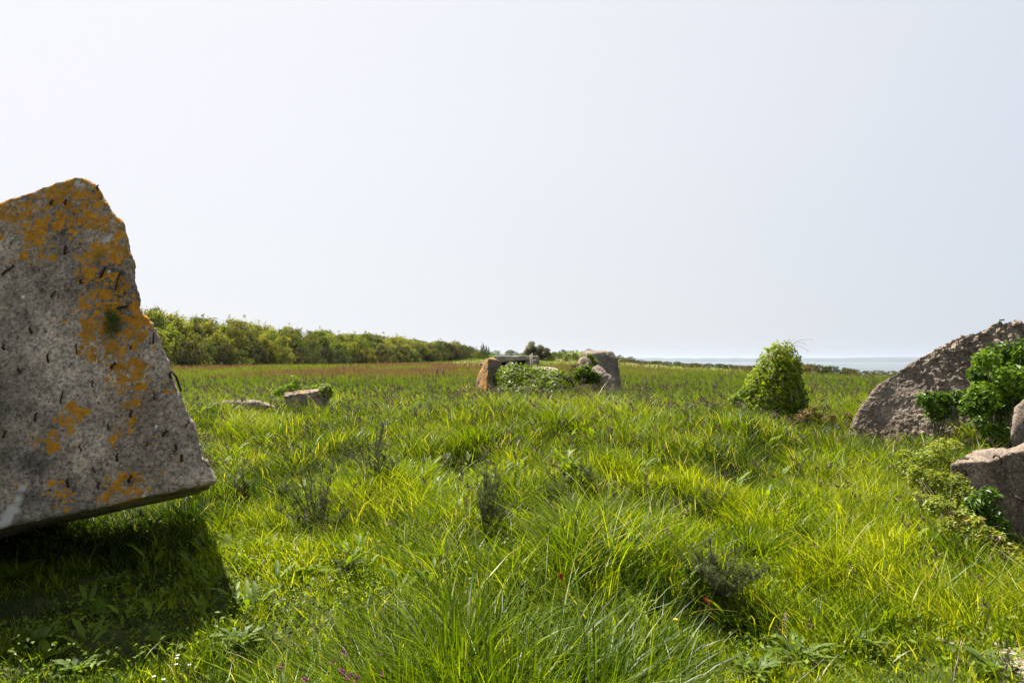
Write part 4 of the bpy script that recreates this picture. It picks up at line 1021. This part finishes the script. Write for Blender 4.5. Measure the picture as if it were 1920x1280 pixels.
# ------------------------------------------------------------------ grass
def grass_height(x, y):
    h = .21 + .14 * (fbm(x * .9, y * .9, 31) - .5)
    h = h + .16 * gauss(x, y, .05, 2.9, .9, .75) + .10 * gauss(x, y, -.2, 4.2, .8, .6) + .04 * sstep(9, 13, y)
    lawn = np.clip(gauss(x, y, -2.4, 3.6, 1.25, 1.5) * 1.4, 0, 1)
    h = h * (1 - .58 * lawn) + .08 * gauss(x, y, -2.0, 5.6, .5, .6)
    lawn2 = gauss(x, y, 2.0, 3.5, 1.3, .6); h = h * (1 - .35 * lawn2)
    h = h * (1 - .5 * np.clip(gauss(x, y, -4.2, 5.3, 1.9, .8) * 1.5, 0, 1))
    h = h * (1 - .88 * np.clip(1.6 * gauss(x, y, 2.98, 3.5, .42, .42), 0, 1))
    tus = fbm(x * 1.6 + 50, y * 1.6, 77)
    h = h * (.48 + 1.0 * sstep(.3, .72, tus)) * (.85 + .3 * vnoise(x * 4.5, y * 4.5, 88))
    h = np.where(y > 18, h * (.85 - .25 * sstep(22, 45, y)), h)
    return h
def blades(pos, h, w, az, lean, bend, tone, segs):
    n = len(pos); t = np.linspace(0, 1, segs + 1)
    d = np.stack([np.cos(az), np.sin(az), np.zeros(n)], 1)
    face = az + rng.normal(0, .9, n) + math.pi / 2
    s = np.stack([np.cos(face), np.sin(face), np.zeros(n)], 1)
    # spine: leans then droops
    hor = (lean[:, None] * t + bend[:, None] * t ** 2.4)
    ver = t[None] * (1 - .30 * np.minimum(bend, 1.6)[:, None] * t[None] ** 2)
    C_ = pos[:, None, :] + d[:, None, :] * (hor * h[:, None])[..., None] + np.array([0, 0, 1.0]) * (ver * h[:, None])[..., None]
    wt = np.array([.75, 1.0, .92, .7, .42])[np.linspace(0, 4, segs + 1).astype(int)] if segs > 2 else np.array([.8, 1.0, 0])[:segs + 1]
    wt = np.interp(t, [0, .35, .75, 1], [.7, 1.0, .62, 0.0])
    L = C_[:, :-1] - s[:, None, :] * (w[:, None] * wt[None, :-1] * .5)[..., None]
    Rr = C_[:, :-1] + s[:, None, :] * (w[:, None] * wt[None, :-1] * .5)[..., None]
    V = np.concatenate([L, Rr, C_[:, -1:]], 1)          # per blade: segs L, segs R, tip
    k = 2 * segs + 1; F = []
    for i in range(segs - 1): F += [(i, segs + i, segs + i + 1), (i, segs + i + 1, i + 1)]
    F.append((segs - 1, 2 * segs - 1, 2 * segs))
    F = (np.arange(n) * k)[:, None, None] + np.array(F)[None]
    return V.reshape(-1, 3), F.reshape(-1, 3), np.repeat(tone, k)
def frustum_pts(y0, y1, dens, margin=2.1, xl=None, xr=None):
    n = int(dens * (y1 - y0) * (.78 * (y0 + y1) + 2 * margin) * 1.0)
    y = rng.uniform(y0, y1, n * 2); 
    keep = rng.uniform(0, 1, n * 2) < (.78 * y + margin) / (.78 * y1 + margin); y = y[keep][:n]
    x = rng.uniform(-1, 1, len(y)) * (.78 * y + margin)
    return x, y
def blocked(x, y):
    b = ((x > 4.35) & (y > 6.15) & (y < 7.1) & (x < 9))
    b |= ((x > 6.4) & (x < 11) & (y > 12.5) & (y < 14.2)) | ((np.hypot(x - 5.1, y - 13.2) < .42)) | ((x > -.4) & (x < 2.0) & (y > 20.2) & (y < 22.3)) | ((x > 2.2) & (x < 3.6) & (y > 21.2) & (y < 22.8))
    return b
TUS = [(-.05, 2.75, 1500, .26, .62, .42, .0095), (-.45, 2.85, 900, .20, .52, .45, .009), (.35, 2.9, 900, .22, .56, .38, .009), (-.25, 3.15, 900, .24, .56, .40, .009), (-1.0, 3.05, 700, .15, .40, .62, .008), (-.8, 3.3, 600, .16, .42, .5, .008),
       (1.75, 2.9, 1500, .15, .40, .36, .006), (.7, 3.6, 500, .16, .38, .4, .009), (-1.3, 8.0, 700, .28, .50, .55, .009), (-.9, 7.0, 700, .26, .46, .5, .009), (-1.6, 7.2, 500, .2, .45, .6, .009), (-.5, 9.6, 700, .3, .50, .4, .010),
       (.6, 10.2, 700, .3, .45, .45, .011), (1.6, 9.8, 600, .3, .45, .5, .011), (2.9, 7.0, 500, .2, .36, .5, .009), (1.9, 5.6, 500, .2, .36, .45, .009), (3.1, 3.9, 500, .16, .32, .6, .008), (-2.2, 11, 700, .35, .45, .5, .011), (5.4, 9.4, 900, .4, .5, .45, .011),
       (4.7, 9.9, 800, .35, .42, .5, .011), (1.1, 2.6, 500, .14, .45, .5, .009), (.8, 4.9, 400, .15, .36, .3, .009), (-.2, 6.2, 500, .2, .36, .62, .009)]
def build_grass():
    VV, FF, TT = [], [], []; n0 = 0
    def zone(y0, y1, dens, w0, segs, cl, cr, hs=1.0):
        nonlocal n0
        x, y = frustum_pts(y0, y1, dens); n = len(x)
        # gather most blades into tufts
        nc = max(10, int(n / cl)); ci = rng.integers(0, nc, n); sel = rng.integers(0, n, nc); cx, cy = x[sel], y[sel]
        inc = rng.uniform(0, 1, n) < .66
        rr = np.abs(rng.normal(0, 1, n)) * cr; aa = rng.uniform(0, 6.283, n)
        x = np.where(inc, cx[ci] + rr * np.cos(aa), x); y = np.where(inc, cy[ci] + rr * np.sin(aa), y)
        ch = rng.uniform(.72, 1.35, nc)[ci]; ct = rng.normal(0, .13, nc)[ci]
        k = ~blocked(x, y) & (y > 1.6); x, y, inc, rr, aa, ch, ct = [v[k] for v in (x, y, inc, rr, aa, ch, ct)]; n = len(x)
        H = grass_height(x, y) * hs * np.where(inc, ch, .8) * rng.uniform(.45, 1.25, n) * 1.08
        pos = np.stack([x, y, ground(x, y) - .01], 1)
        wind = 2.6 + 1.6 * (fbm(x * .5, y * .5, 55) - .5) * 2
        lean_out = np.where(inc, np.clip(rr / cr * .22, 0, .7), 0)
        dx = np.cos(aa) * lean_out + np.cos(wind) * .12 + rng.normal(0, .23, n); dy = np.sin(aa) * lean_out + np.sin(wind) * .08 + rng.normal(0, .2, n)
        az = np.arctan2(dy, dx); lean = np.hypot(dx, dy); bend = np.clip(np.abs(rng.normal(.20, .30, n)) + .25 * (H > .36), 0, 1.7)
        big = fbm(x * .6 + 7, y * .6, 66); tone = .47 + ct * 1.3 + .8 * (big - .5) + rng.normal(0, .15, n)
        tone = tone - .34 * sstep(.58, .74, fbm(x * 1.15 + 31, y * 1.15, 19)) + .12 * sstep(.58, .74, fbm(x * 1.3 + 11, y * 1.3, 49))  # dark clumps put into the blade colour to strengthen the relief's shading
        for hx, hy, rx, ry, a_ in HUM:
            if a_ < 0 and hx > -3: tone = tone - .30 * gauss(x, y, hx, hy, rx, ry)  # grass colour darkened in the hollows to deepen their shade
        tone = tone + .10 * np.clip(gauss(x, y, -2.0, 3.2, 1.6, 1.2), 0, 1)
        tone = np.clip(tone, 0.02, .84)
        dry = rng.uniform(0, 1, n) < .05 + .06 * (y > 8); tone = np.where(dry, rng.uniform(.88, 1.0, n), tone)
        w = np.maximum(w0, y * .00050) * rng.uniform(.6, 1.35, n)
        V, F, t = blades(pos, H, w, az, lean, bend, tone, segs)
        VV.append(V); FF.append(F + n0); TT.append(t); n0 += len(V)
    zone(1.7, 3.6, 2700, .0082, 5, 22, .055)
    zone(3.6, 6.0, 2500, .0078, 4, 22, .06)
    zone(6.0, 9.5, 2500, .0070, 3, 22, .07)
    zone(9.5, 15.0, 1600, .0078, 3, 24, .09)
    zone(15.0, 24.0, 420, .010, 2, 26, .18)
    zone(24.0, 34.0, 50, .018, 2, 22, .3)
    # named tussocks of long arching blades
    for tx, ty, nb, r, hh, tn, wd in TUS:
        rr = np.abs(rng.normal(0, r, nb)); aa = rng.uniform(0, 6.283, nb); x = tx + rr * np.cos(aa); y = ty + rr * np.sin(aa) * .8
        H = hh * (.88 if ty < 3.4 else .72) * rng.uniform(.4, 1.15, nb); az = aa + rng.normal(0, .5, nb); lean = np.clip(rr / r * .26 + rng.normal(.05, .1, nb), 0, .9); bend = np.clip(rng.normal(.45, .35, nb), 0, 1.6)
        V, F, t = blades(np.stack([x, y, ground(x, y) - .01], 1), H, np.full(nb, wd) * rng.uniform(.6, 1.3, nb), az, lean, bend, np.clip(rng.normal(tn, .16, nb), .02, .95), 6)
        VV.append(V); FF.append(F + n0); TT.append(t); n0 += len(V)
    # undergrowth of short soft blades
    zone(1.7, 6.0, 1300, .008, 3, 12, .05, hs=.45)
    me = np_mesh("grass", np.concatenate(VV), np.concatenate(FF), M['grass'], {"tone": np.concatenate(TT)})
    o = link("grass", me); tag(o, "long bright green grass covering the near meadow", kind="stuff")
    print("grass verts", n0)
    # far field: olive and red-brown sorrel and seeding grass
    VV.clear(); FF.clear(); TT.clear(); n0 = 0
    for y0, y1, dens, w0 in ((14, 22, 70, .012), (22, 38, 100, .018), (38, 70, 26, .035), (70, 125, 8, .06), (125, 185, 3, .1)):
        x, y = frustum_pts(y0, y1, dens, 2.0)
        k = (x < cliff_x(y) - 2.4) & (y > 1) & (x > -34 + (y - 59) * .2 - 3) & ~((x > -4.5) & (x < 4) & (y > 91.5) & (y < 97)); x, y = x[k], y[k]; n = len(x)
        nc = int(n / 14); sel = rng.integers(0, n, nc); ci = rng.integers(0, nc, n); inc = rng.uniform(0, 1, n) < .6
        x = np.where(inc, x[sel][ci] + rng.normal(0, .3, n), x); y = np.where(inc, y[sel][ci] + rng.normal(0, .5, n), y)
        H = rng.uniform(.22, .50, n) * (.8 + .5 * fbm(x * .2, y * .2, 91)); pos = np.stack([x, y, ground(x, y) - .01], 1)
        px = 960 + x / y * FPX
        red = sstep(30, 42, y) * (1 - sstep(100, 150, y)) * (1 - .62 * sstep(1050, 1180, px)) 
        patch = fbm(x * .16 + 3, y * .05, 44); tone = .24 + .26 * sstep(24, 36, y) + .60 * red * sstep(.40, .60, patch) + .35 * (fbm(x * .35, y * .12, 61) - .5) + rng.normal(0, .14, n)
        tone = tone - .35 * gauss(x, y, 11, 34, 3.5, 4)
        tone = np.where(y > 118, .25, tone)
        tone = np.clip(tone, 0, 1); az = rng.uniform(0, 6.28, n)
        V, F, t = blades(pos, H, w0 * rng.uniform(.6, 1.4, n), az, np.abs(rng.normal(0, .25, n)), np.abs(rng.normal(0, .3, n)), tone, 2)
        VV.append(V); FF.append(F + n0); TT.append(t); n0 += len(V)
    me = np_mesh("field_grass", np.concatenate(VV), np.concatenate(FF), M['field'], {"tone": np.concatenate(TT)})
    o = link("field_grass", me); tag(o, "reddish brown sorrel and seeding grass across the far field", kind="stuff")
    # seed heads on long stalks
    mb = MB()
    xs, ys, hs = [], [], []
    for y0, y1, dens in ((2.6, 6.0, 3.5), (6.0, 9.0, 6), (9.0, 13, 10), (13, 20.0, 9), (20, 30, 4)):
        x, y = frustum_pts(y0, y1, dens); k = ~blocked(x, y) & ((fbm(x * .5 + 4, y * .5, 14) > .42) | (y > 9)) & ~((x < -.9) & (y < 5.2)); xs.append(x[k]); ys.append(y[k])
    x = np.concatenate(xs); y = np.concatenate(ys); n = len(x)
    H = np.clip(grass_height(x, y) * 1.45 + rng.uniform(.02, .2, n), .3, .8)
    az = rng.normal(2.7, .8, n); lean = np.abs(rng.normal(.18, .15, n)); bend = np.abs(rng.normal(.25, .2, n)); pos = np.stack([x, y, ground(x, y)], 1)
    V, F, t = blades(pos, H, np.maximum(.0025, y * .0004), az, lean, bend, np.full(n, .75), 5); mb.add(V, F, t)
    # head: cluster of slivers along the last stretch
    d = np.stack([np.cos(az), np.sin(az), np.zeros(n)], 1)
    for j in range(16):
        f = .84 + .0095 * j
        c = pos + d * ((lean * f + bend * f ** 2.4) * H)[:, None] + np.array([0, 0, 1.0]) * (f * (1 - .3 * bend * f * f) * H)[:, None]
        c = c + rng.normal(0, .0035, (n, 3)); nr = rng.normal(0, 1, (n, 3))
        V, F, t = leaf_mesh(c, nr, np.clip(.036 + y * .0012, .03, .06), "spike", tone=np.clip(rng.normal(.28, .25, n), 0, 1), jitter=.3, updir=1.6)
        # slim the leaf into a spikelet
        mb.add(V, F, t)
    o = mb.build("seed_heads", M['seed'], None); tag(o, "dark grass seed heads nodding on thin stalks over the meadow", kind="stuff")
    # broad leaved weeds between the blades
    mb = MB()
    for y0, y1, dens, sz in ((2.2, 5.0, 10, .15), (5.0, 10.0, 3.0, .16), (10, 20, 1.4, .22)):
        x, y = frustum_pts(y0, y1, dens); k = (fbm(x * .8, y * .8, 23) > .45) & ~blocked(x, y); x, y = x[k], y[k]
        for a in range(7):
            az = rng.uniform(0, 6.28, len(x)); P_ = np.stack([x + np.cos(az) * .03, y + np.sin(az) * .03, ground(x, y) + rng.uniform(.02, .16, len(x))], 1)
            n = len(x); A_ = np.stack([np.cos(az), np.sin(az), rng.uniform(.35, 1.3, n)], 1); A_ /= np.linalg.norm(A_, axis=1)[:, None]
            B_ = np.cross(A_, [0, 0, 1.0]); B_ /= np.linalg.norm(B_, axis=1)[:, None]; N_ = np.cross(B_, A_)
            s = sz * rng.uniform(.6, 1.3, n)
            pr = np.array([(0, 0, 0), (.3, .11, .03), (.3, -.11, .03), (.7, .10, .0), (.7, -.10, .0), (1.0, 0, -.14), (.3, 0, 0), (.7, 0, -.03)]); fc = np.array([(0, 6, 1), (0, 2, 6), (1, 6, 7), (1, 7, 3), (6, 2, 4), (6, 4, 7), (3, 7, 5), (7, 4, 5)])
            V = P_[:, None] + s[:, None, None] * (pr[None, :, 0:1] * A_[:, None] + pr[None, :, 1:2] * B_[:, None] + pr[None, :, 2:3] * N_[:, None])
            F = (np.arange(n) * 8)[:, None, None] + fc[None]; tn = np.where(rng.uniform(0, 1, n) < .004, 1.0, rng.uniform(.2, .88, n))
            mb.add(V.reshape(-1, 3), F.reshape(-1, 3), np.repeat(tn, 8))
    # fine clover-like ground leaves
    x, y = frustum_pts(1.8, 7.0, 420); k = (fbm(x * 1.1 + 3, y * 1.1, 71) > .47) & ~blocked(x, y); x, y = x[k], y[k]; n = len(x)
    P_ = np.stack([x, y, ground(x, y) + rng.uniform(.02, .17, n)], 1)
    V, F, t = leaf_mesh(P_, np.tile([0, -.2, 1.0], (n, 1)), .034, "leaf", tone=rng.uniform(.2, .9, n), jitter=.5); mb.add(V, F, t)
    o = mb.build("broad_leaf_weeds", M['weed'], None); tag(o, "dock, clover and other broad leaved weeds among the grass", kind="stuff")
build_grass()

# ------------------------------------------------------------------ flowers, dead stalks, bare stony corner
M['thistle'] = leaf_mat("thistle", [(0, (.05, .09, .015)), (.5, (.12, .18, .025)), (1, (.20, .27, .05))], trans=.45, rough=.5, spec=.25, tcol=(1.2, 1.2, .6))
def flower_mat(name, a, b):
    return leaf_mat(name, [(0, a), (1, b)], trans=.35, rough=.6, spec=.2, tcol=(1, 1, 1))
M['purple'] = flower_mat("vetch_petals", (.16, .006, .12), (.42, .03, .30))
M['white'] = flower_mat("daisy_petals", (.6, .6, .58), (.8, .8, .78))
M['yellow'] = flower_mat("buttercup_petals", (.6, .36, .01), (.75, .5, .02))
M['redleaf'] = flower_mat("sorrel_leaf", (.22, .02, .015), (.38, .05, .03))
M['stalk'] = leaf_mat("green_stalk", [(0, (.08, .13, .02)), (1, (.14, .2, .03))], trans=.2)
def grass_hit(px, py, hgt, ymin=2.2):
    """place where the view through this pixel meets a plant top hgt above the ground"""
    r = ray(px, py); y = ymin
    while y < 30 and CAMP.z + r.z * y / r.y > gz(r.x * y / r.y, y) + hgt: y += .03
    return r.x * y / r.y, y
def flower(px, py, kind, label, group, hgt=.22, size=.012):
    x, y = grass_hit(px, py, hgt); g0 = gz(x, y); cen = empty(kind, (x, y, g0), label, "flower", group)
    mb = MB(); tube(mb, bent((0, 0, 0), (.01, 0, hgt), n=5, side=.01), [.0018] * 5, 5); me = np_mesh("stem", np.concatenate(mb.V), np.concatenate(mb.F), M['stalk'], {"tone": np.concatenate(mb.A)}); link("stem", me, cen)
    top = np.array([.01, 0, hgt]); mb = MB()
    if kind == "vetch_flower":
        k = 26; P_ = top + rng.normal(0, size * .5, (k, 3)); V, F, t = leaf_mesh(P_, rng.normal(0, 1, (k, 3)), size * 1.3, "leaf", tone=rng.uniform(0, 1, k), jitter=.3); mb.add(V, F, t); m = M['purple']
    else:
        k = 14 if kind == "daisy" else 6; a = np.arange(k) * 6.283 / k; V = []; F = []
        for j, an in enumerate(a):
            d = np.array([math.cos(an), math.sin(an), .15]); q_ = np.array([-math.sin(an), math.cos(an), 0]); w = size * (.22 if k > 8 else .5)
            V += [top + d * size * .2, top + d * size * .7 + q_ * w, top + d * size, top + d * size * .7 - q_ * w]; F += [(4 * j, 4 * j + 1, 4 * j + 2), (4 * j, 4 * j + 2, 4 * j + 3)]
        mb.add(V, F, .6); m = M['white'] if kind == "daisy" else M['yellow']
    me = np_mesh("petals", np.concatenate(mb.V), np.concatenate(mb.F), m, {"tone": np.concatenate(mb.A)}, False); link("petals", me, cen)
    if kind == "daisy":
        mb = MB(); tube(mb, [top + [0, 0, -.001], top + [0, 0, .004]], [size * .28, size * .2], 8); me = np_mesh("disc", np.concatenate(mb.V), np.concatenate(mb.F), M['yellow'], {"tone": np.concatenate(mb.A)}); link("disc", me, cen)
for px, py in ((641, 1221), (645, 1230), (618, 1247), (634, 1259), (638, 1262), (648, 1270), (653, 1268), (664, 1272), (707, 1229), (713, 1269), (521, 1251), (568, 1277)):
    flower(px, py, "vetch_flower", "small purple vetch flower in the grass at the bottom left of centre", "purple vetch flowers at the bottom", hgt=.33, size=.010)
for px, py in ((285, 1271), (303, 1273), (328, 1238), (330, 1231), (352, 1249), (327, 1246)):
    flower(px, py, "daisy", "tiny white daisy in the short grass at the lower left", "white daisies at the lower left", hgt=.12, size=.011)
for px, py in ((1268, 975), (1259, 980), (1263, 1165)):
    flower(px, py, "buttercup", "tiny yellow buttercup in the grass right of the centre", "buttercups right of centre", hgt=.25, size=.014)
def red_leaf(px, py, label):
    x, y = grass_hit(px, py, .24); g0 = gz(x, y); mb = MB()
    tube(mb, [(x, y, g0), (x, y, g0 + .18)], .002, 5); P_ = np.array([[x, y, g0 + .18]]); V, F, t = leaf_mesh(P_, np.array([[.3, -1, .2]]), .06, "leaf", tone=.6, jitter=.1, updir=2); mb.add(V, F, t)
    o = mb.build("sorrel_leaf", M['redleaf'], None, (x, y, g0)); tag(o, label, "leaf")
red_leaf(1056, 1068, "dark red sorrel leaf standing upright in the grass right of centre")
red_leaf(1331, 1112, "small red sorrel leaf below the grey green gorse bush")
def stalk(p0, p1, label, r=.0035, up=.0, head=False, cat="stalk"):
    x, y = grass_hit(p0[0], p0[1], .06); e = at(p1[0], p1[1], y - .02); mb = MB(); st = bent((x, y, gz(x, y) + .02), e, n=10, up=up, jit=.002); tube(mb, st, np.linspace(r, r * .5, 10), 6)
    if head:
        k = 60; i = np.linspace(0, 1, k); d = st[-1] - st[-2]; d = d / np.linalg.norm(d); P_ = st[-1] + np.outer(i * .06, d) + rng.normal(0, .003, (k, 3)); V, F, t = leaf_mesh(P_, rng.normal(0, 1, (k, 3)), .014, "spike", tone=.6, jitter=.3); mb.add(V, F, t)
    o = mb.build("dry_stalk", M['twig'], None, (x, y, gz(x, y))); tag(o, label, cat)
stalk((785, 1110), (900, 905), "long curved dry stalk rising out of the centre tussock", up=-.05)
stalk((700, 1105), (830, 1135), "reddish bare cane lying across the centre tussock", r=.004, up=.04)
stalk((1785, 1275), (1803, 1200), "pale straight dead stem at the lower right corner", r=.005)
stalk((1475, 1280), (1545, 1235), "thin brown twig lying at the bottom right of centre", r=.003)
stalk((1478, 1240), (1474, 1170), "upright dry stalk near the bottom right of centre", r=.003, head=True)
stalk((585, 1050), (575, 970), "dry bent grass stalk with a nodding head beside the widest gorse bush", r=.003, head=True, up=.02)
stalk((1905, 1110), (1850, 1080), "reddish bramble cane arching at the right edge", r=.004, up=.05)
# bare stony corner at the lower right
def corner():
    m = plain_mat("pale_soil", [(.3, (.20, .15, .11)), (.55, (.34, .27, .20)), (.7, (.46, .38, .30))], .95, 22, bump=1.0)
    mb = MB(); r0 = random.Random(3)
    n = 40; a = np.linspace(-1, 1, n); X, Y = np.meshgrid(a, a); cx, cy = 3.0, 3.55
    xx = cx + .06 + X * .62; yy = cy + Y * .55; rr = np.hypot(X, Y) + .25 * (fbm(xx * 3, yy * 3, 8) - .5)
    zz = ground(xx, yy) + .035 * (1 - sstep(.55, 1.0, rr)) - .03 * sstep(.7, 1.1, rr) + .02 * (fbm(xx * 9, yy * 9, 4) - .5)
    i = np.arange(n - 1)[:, None] * n + np.arange(n - 1)[None]; F = np.stack([i, i + 1, i + n + 1, i + n], -1).reshape(-1, 4)
    o = link("bare_soil", np_mesh("bare_soil", np.stack([xx, yy, zz], -1).reshape(-1, 3), F, m)); tag(o, "bare pale stony soil at the lower right corner", kind="structure")
    k = 260; x = cx + rng.uniform(-.6, .6, k); y = cy + rng.uniform(-.5, .5, k)
    for a_, b_ in zip(x, y):
        sz = r0.uniform(.006, .024); g0 = gz(a_, b_) + .03; pts = rng.normal(0, 1, (8, 3)); pts /= np.linalg.norm(pts, axis=1)[:, None]
        t = bmesh.new(); vs_ = [t.verts.new(Vector(p * sz * np.array([1.2, 1, .7]) + np.array([a_, b_, g0]))) for p in pts]; bmesh.ops.convex_hull(t, input=vs_); bmesh.ops.triangulate(t, faces=t.faces)
        t.verts.ensure_lookup_table(); ix = {v: j for j, v in enumerate(t.verts)}
        if t.faces: mb.add([tuple(v.co) for v in t.verts], [[ix[v] for v in f.verts] for f in t.faces], r0.random())
        t.free()
    o = mb.build("pebbles", M['conc_pale'], None, smooth=False); tag(o, "scattered small stones on the bare soil at the lower right", kind="stuff")
corner()
# big dock leaves, tone darkened in the slab's shade, lightened in sun; pale thistles
def dock(px, py, n, ln, label, m='weed', tone=.3):
    x, y = grass_hit(px, py, .03); g0 = gz(x, y); cen = empty("dock_plant" if m == 'weed' else "thistle", (x, y, g0), label, "weed")
    for j in range(n):
        a = j * 2.4 + random.uniform(-.3, .3); L = ln * random.uniform(.65, 1.1); mb = MB(); segs = 7; el = random.uniform(.4, 1.0) if m == 'weed' else random.uniform(.5, 1.35); V = []; F = []
        for q_ in range(segs + 1):
            t = q_ / segs; w = L * (.17 if m == 'weed' else .09) * math.sin(math.pi * min(1, .06 + t * .95)) ** .7; rr = L * t * math.cos(el * (1 - .5 * t)); zz = L * t * math.sin(el) * (1 - .45 * t)
            c = np.array([math.cos(a) * rr, math.sin(a) * rr, zz + .01]); sd = np.array([-math.sin(a), math.cos(a), 0]) * w
            if m != 'weed': sd = sd * (1.2 if q_ % 2 else .35)
            V += [c - sd + [0, 0, w * .25], c, c + sd + [0, 0, w * .25]]
            if q_: b = 3 * q_; F += [(b - 3, b - 2, b + 1), (b - 3, b + 1, b), (b - 2, b - 1, b + 2), (b - 2, b + 2, b + 1)]
        mb.add(V, F, np.clip(tone + random.uniform(-.12, .12), 0, .95)); me = np_mesh("leaf", np.concatenate(mb.V), np.concatenate(mb.F), M[m], {"tone": np.concatenate(mb.A)}); link("leaf", me, cen)
dock(20, 1090, 6, .30, "large leafed dock plant in the slab's shadow at the left edge")
dock(190, 1150, 7, .20, "broad leafed dock in the middle of the slab's shadow")
dock(85, 1235, 6, .16, "sunlit dock plant at the lower left corner", tone=.8)
dock(560, 1070, 6, .18, "broad leafed dock at the shadow's right end", tone=.8)
dock(300, 1200, 6, .14, "dock leaves where the slab's shadow meets the sun", tone=.6)
for q_ in ((75, 1205, .2, "pale spiny thistle left of the daisies"), (450, 1210, .22, "spiny thistle right of the slab's shadow tip"), (215, 1095, .18, "thistle deep in the slab's shadow"), (145, 1260, .18, "low thistle at the bottom left edge"), (1500, 1240, .24, "leafy thistle at the bottom right of centre"),
           (1600, 1215, .24, "leafy thistle left of the thin green tussock"), (1420, 1265, .20, "low thistle at the bottom, left of the two leafy ones"), (1140, 1180, .18, "thistle beside the centre tussock's right side"), (1860, 1262, .2, "pale thistle on the stony lower right corner")):
    dock(q_[0], q_[1], 26, q_[2], q_[3], m='thistle', tone=.5)

# ------------------------------------------------------------------ air
def build_haze():
    m, nt, out = mat("haze"); v = nt.nodes.new("ShaderNodeVolumePrincipled")
    v.inputs["Density"].default_value = 4.5e-5; v.inputs["Color"].default_value = (.74, .84, 1.0, 1); v.inputs["Anisotropy"].default_value = .35
    nt.links.new(v.outputs[0], out.inputs["Volume"])
    bm = bmesh.new(); bmesh.ops.create_cube(bm, size=1, matrix=Matrix.Translation((0, 8000, 30)) @ Matrix.Diagonal((50000, 24000, 140, 1)))
    me = bpy.data.meshes.new("haze"); bm.to_mesh(me); bm.free(); me.materials.append(m)
    o = link("haze", me); tag(o, "thin summer haze over the bay", kind="stuff")
build_haze()
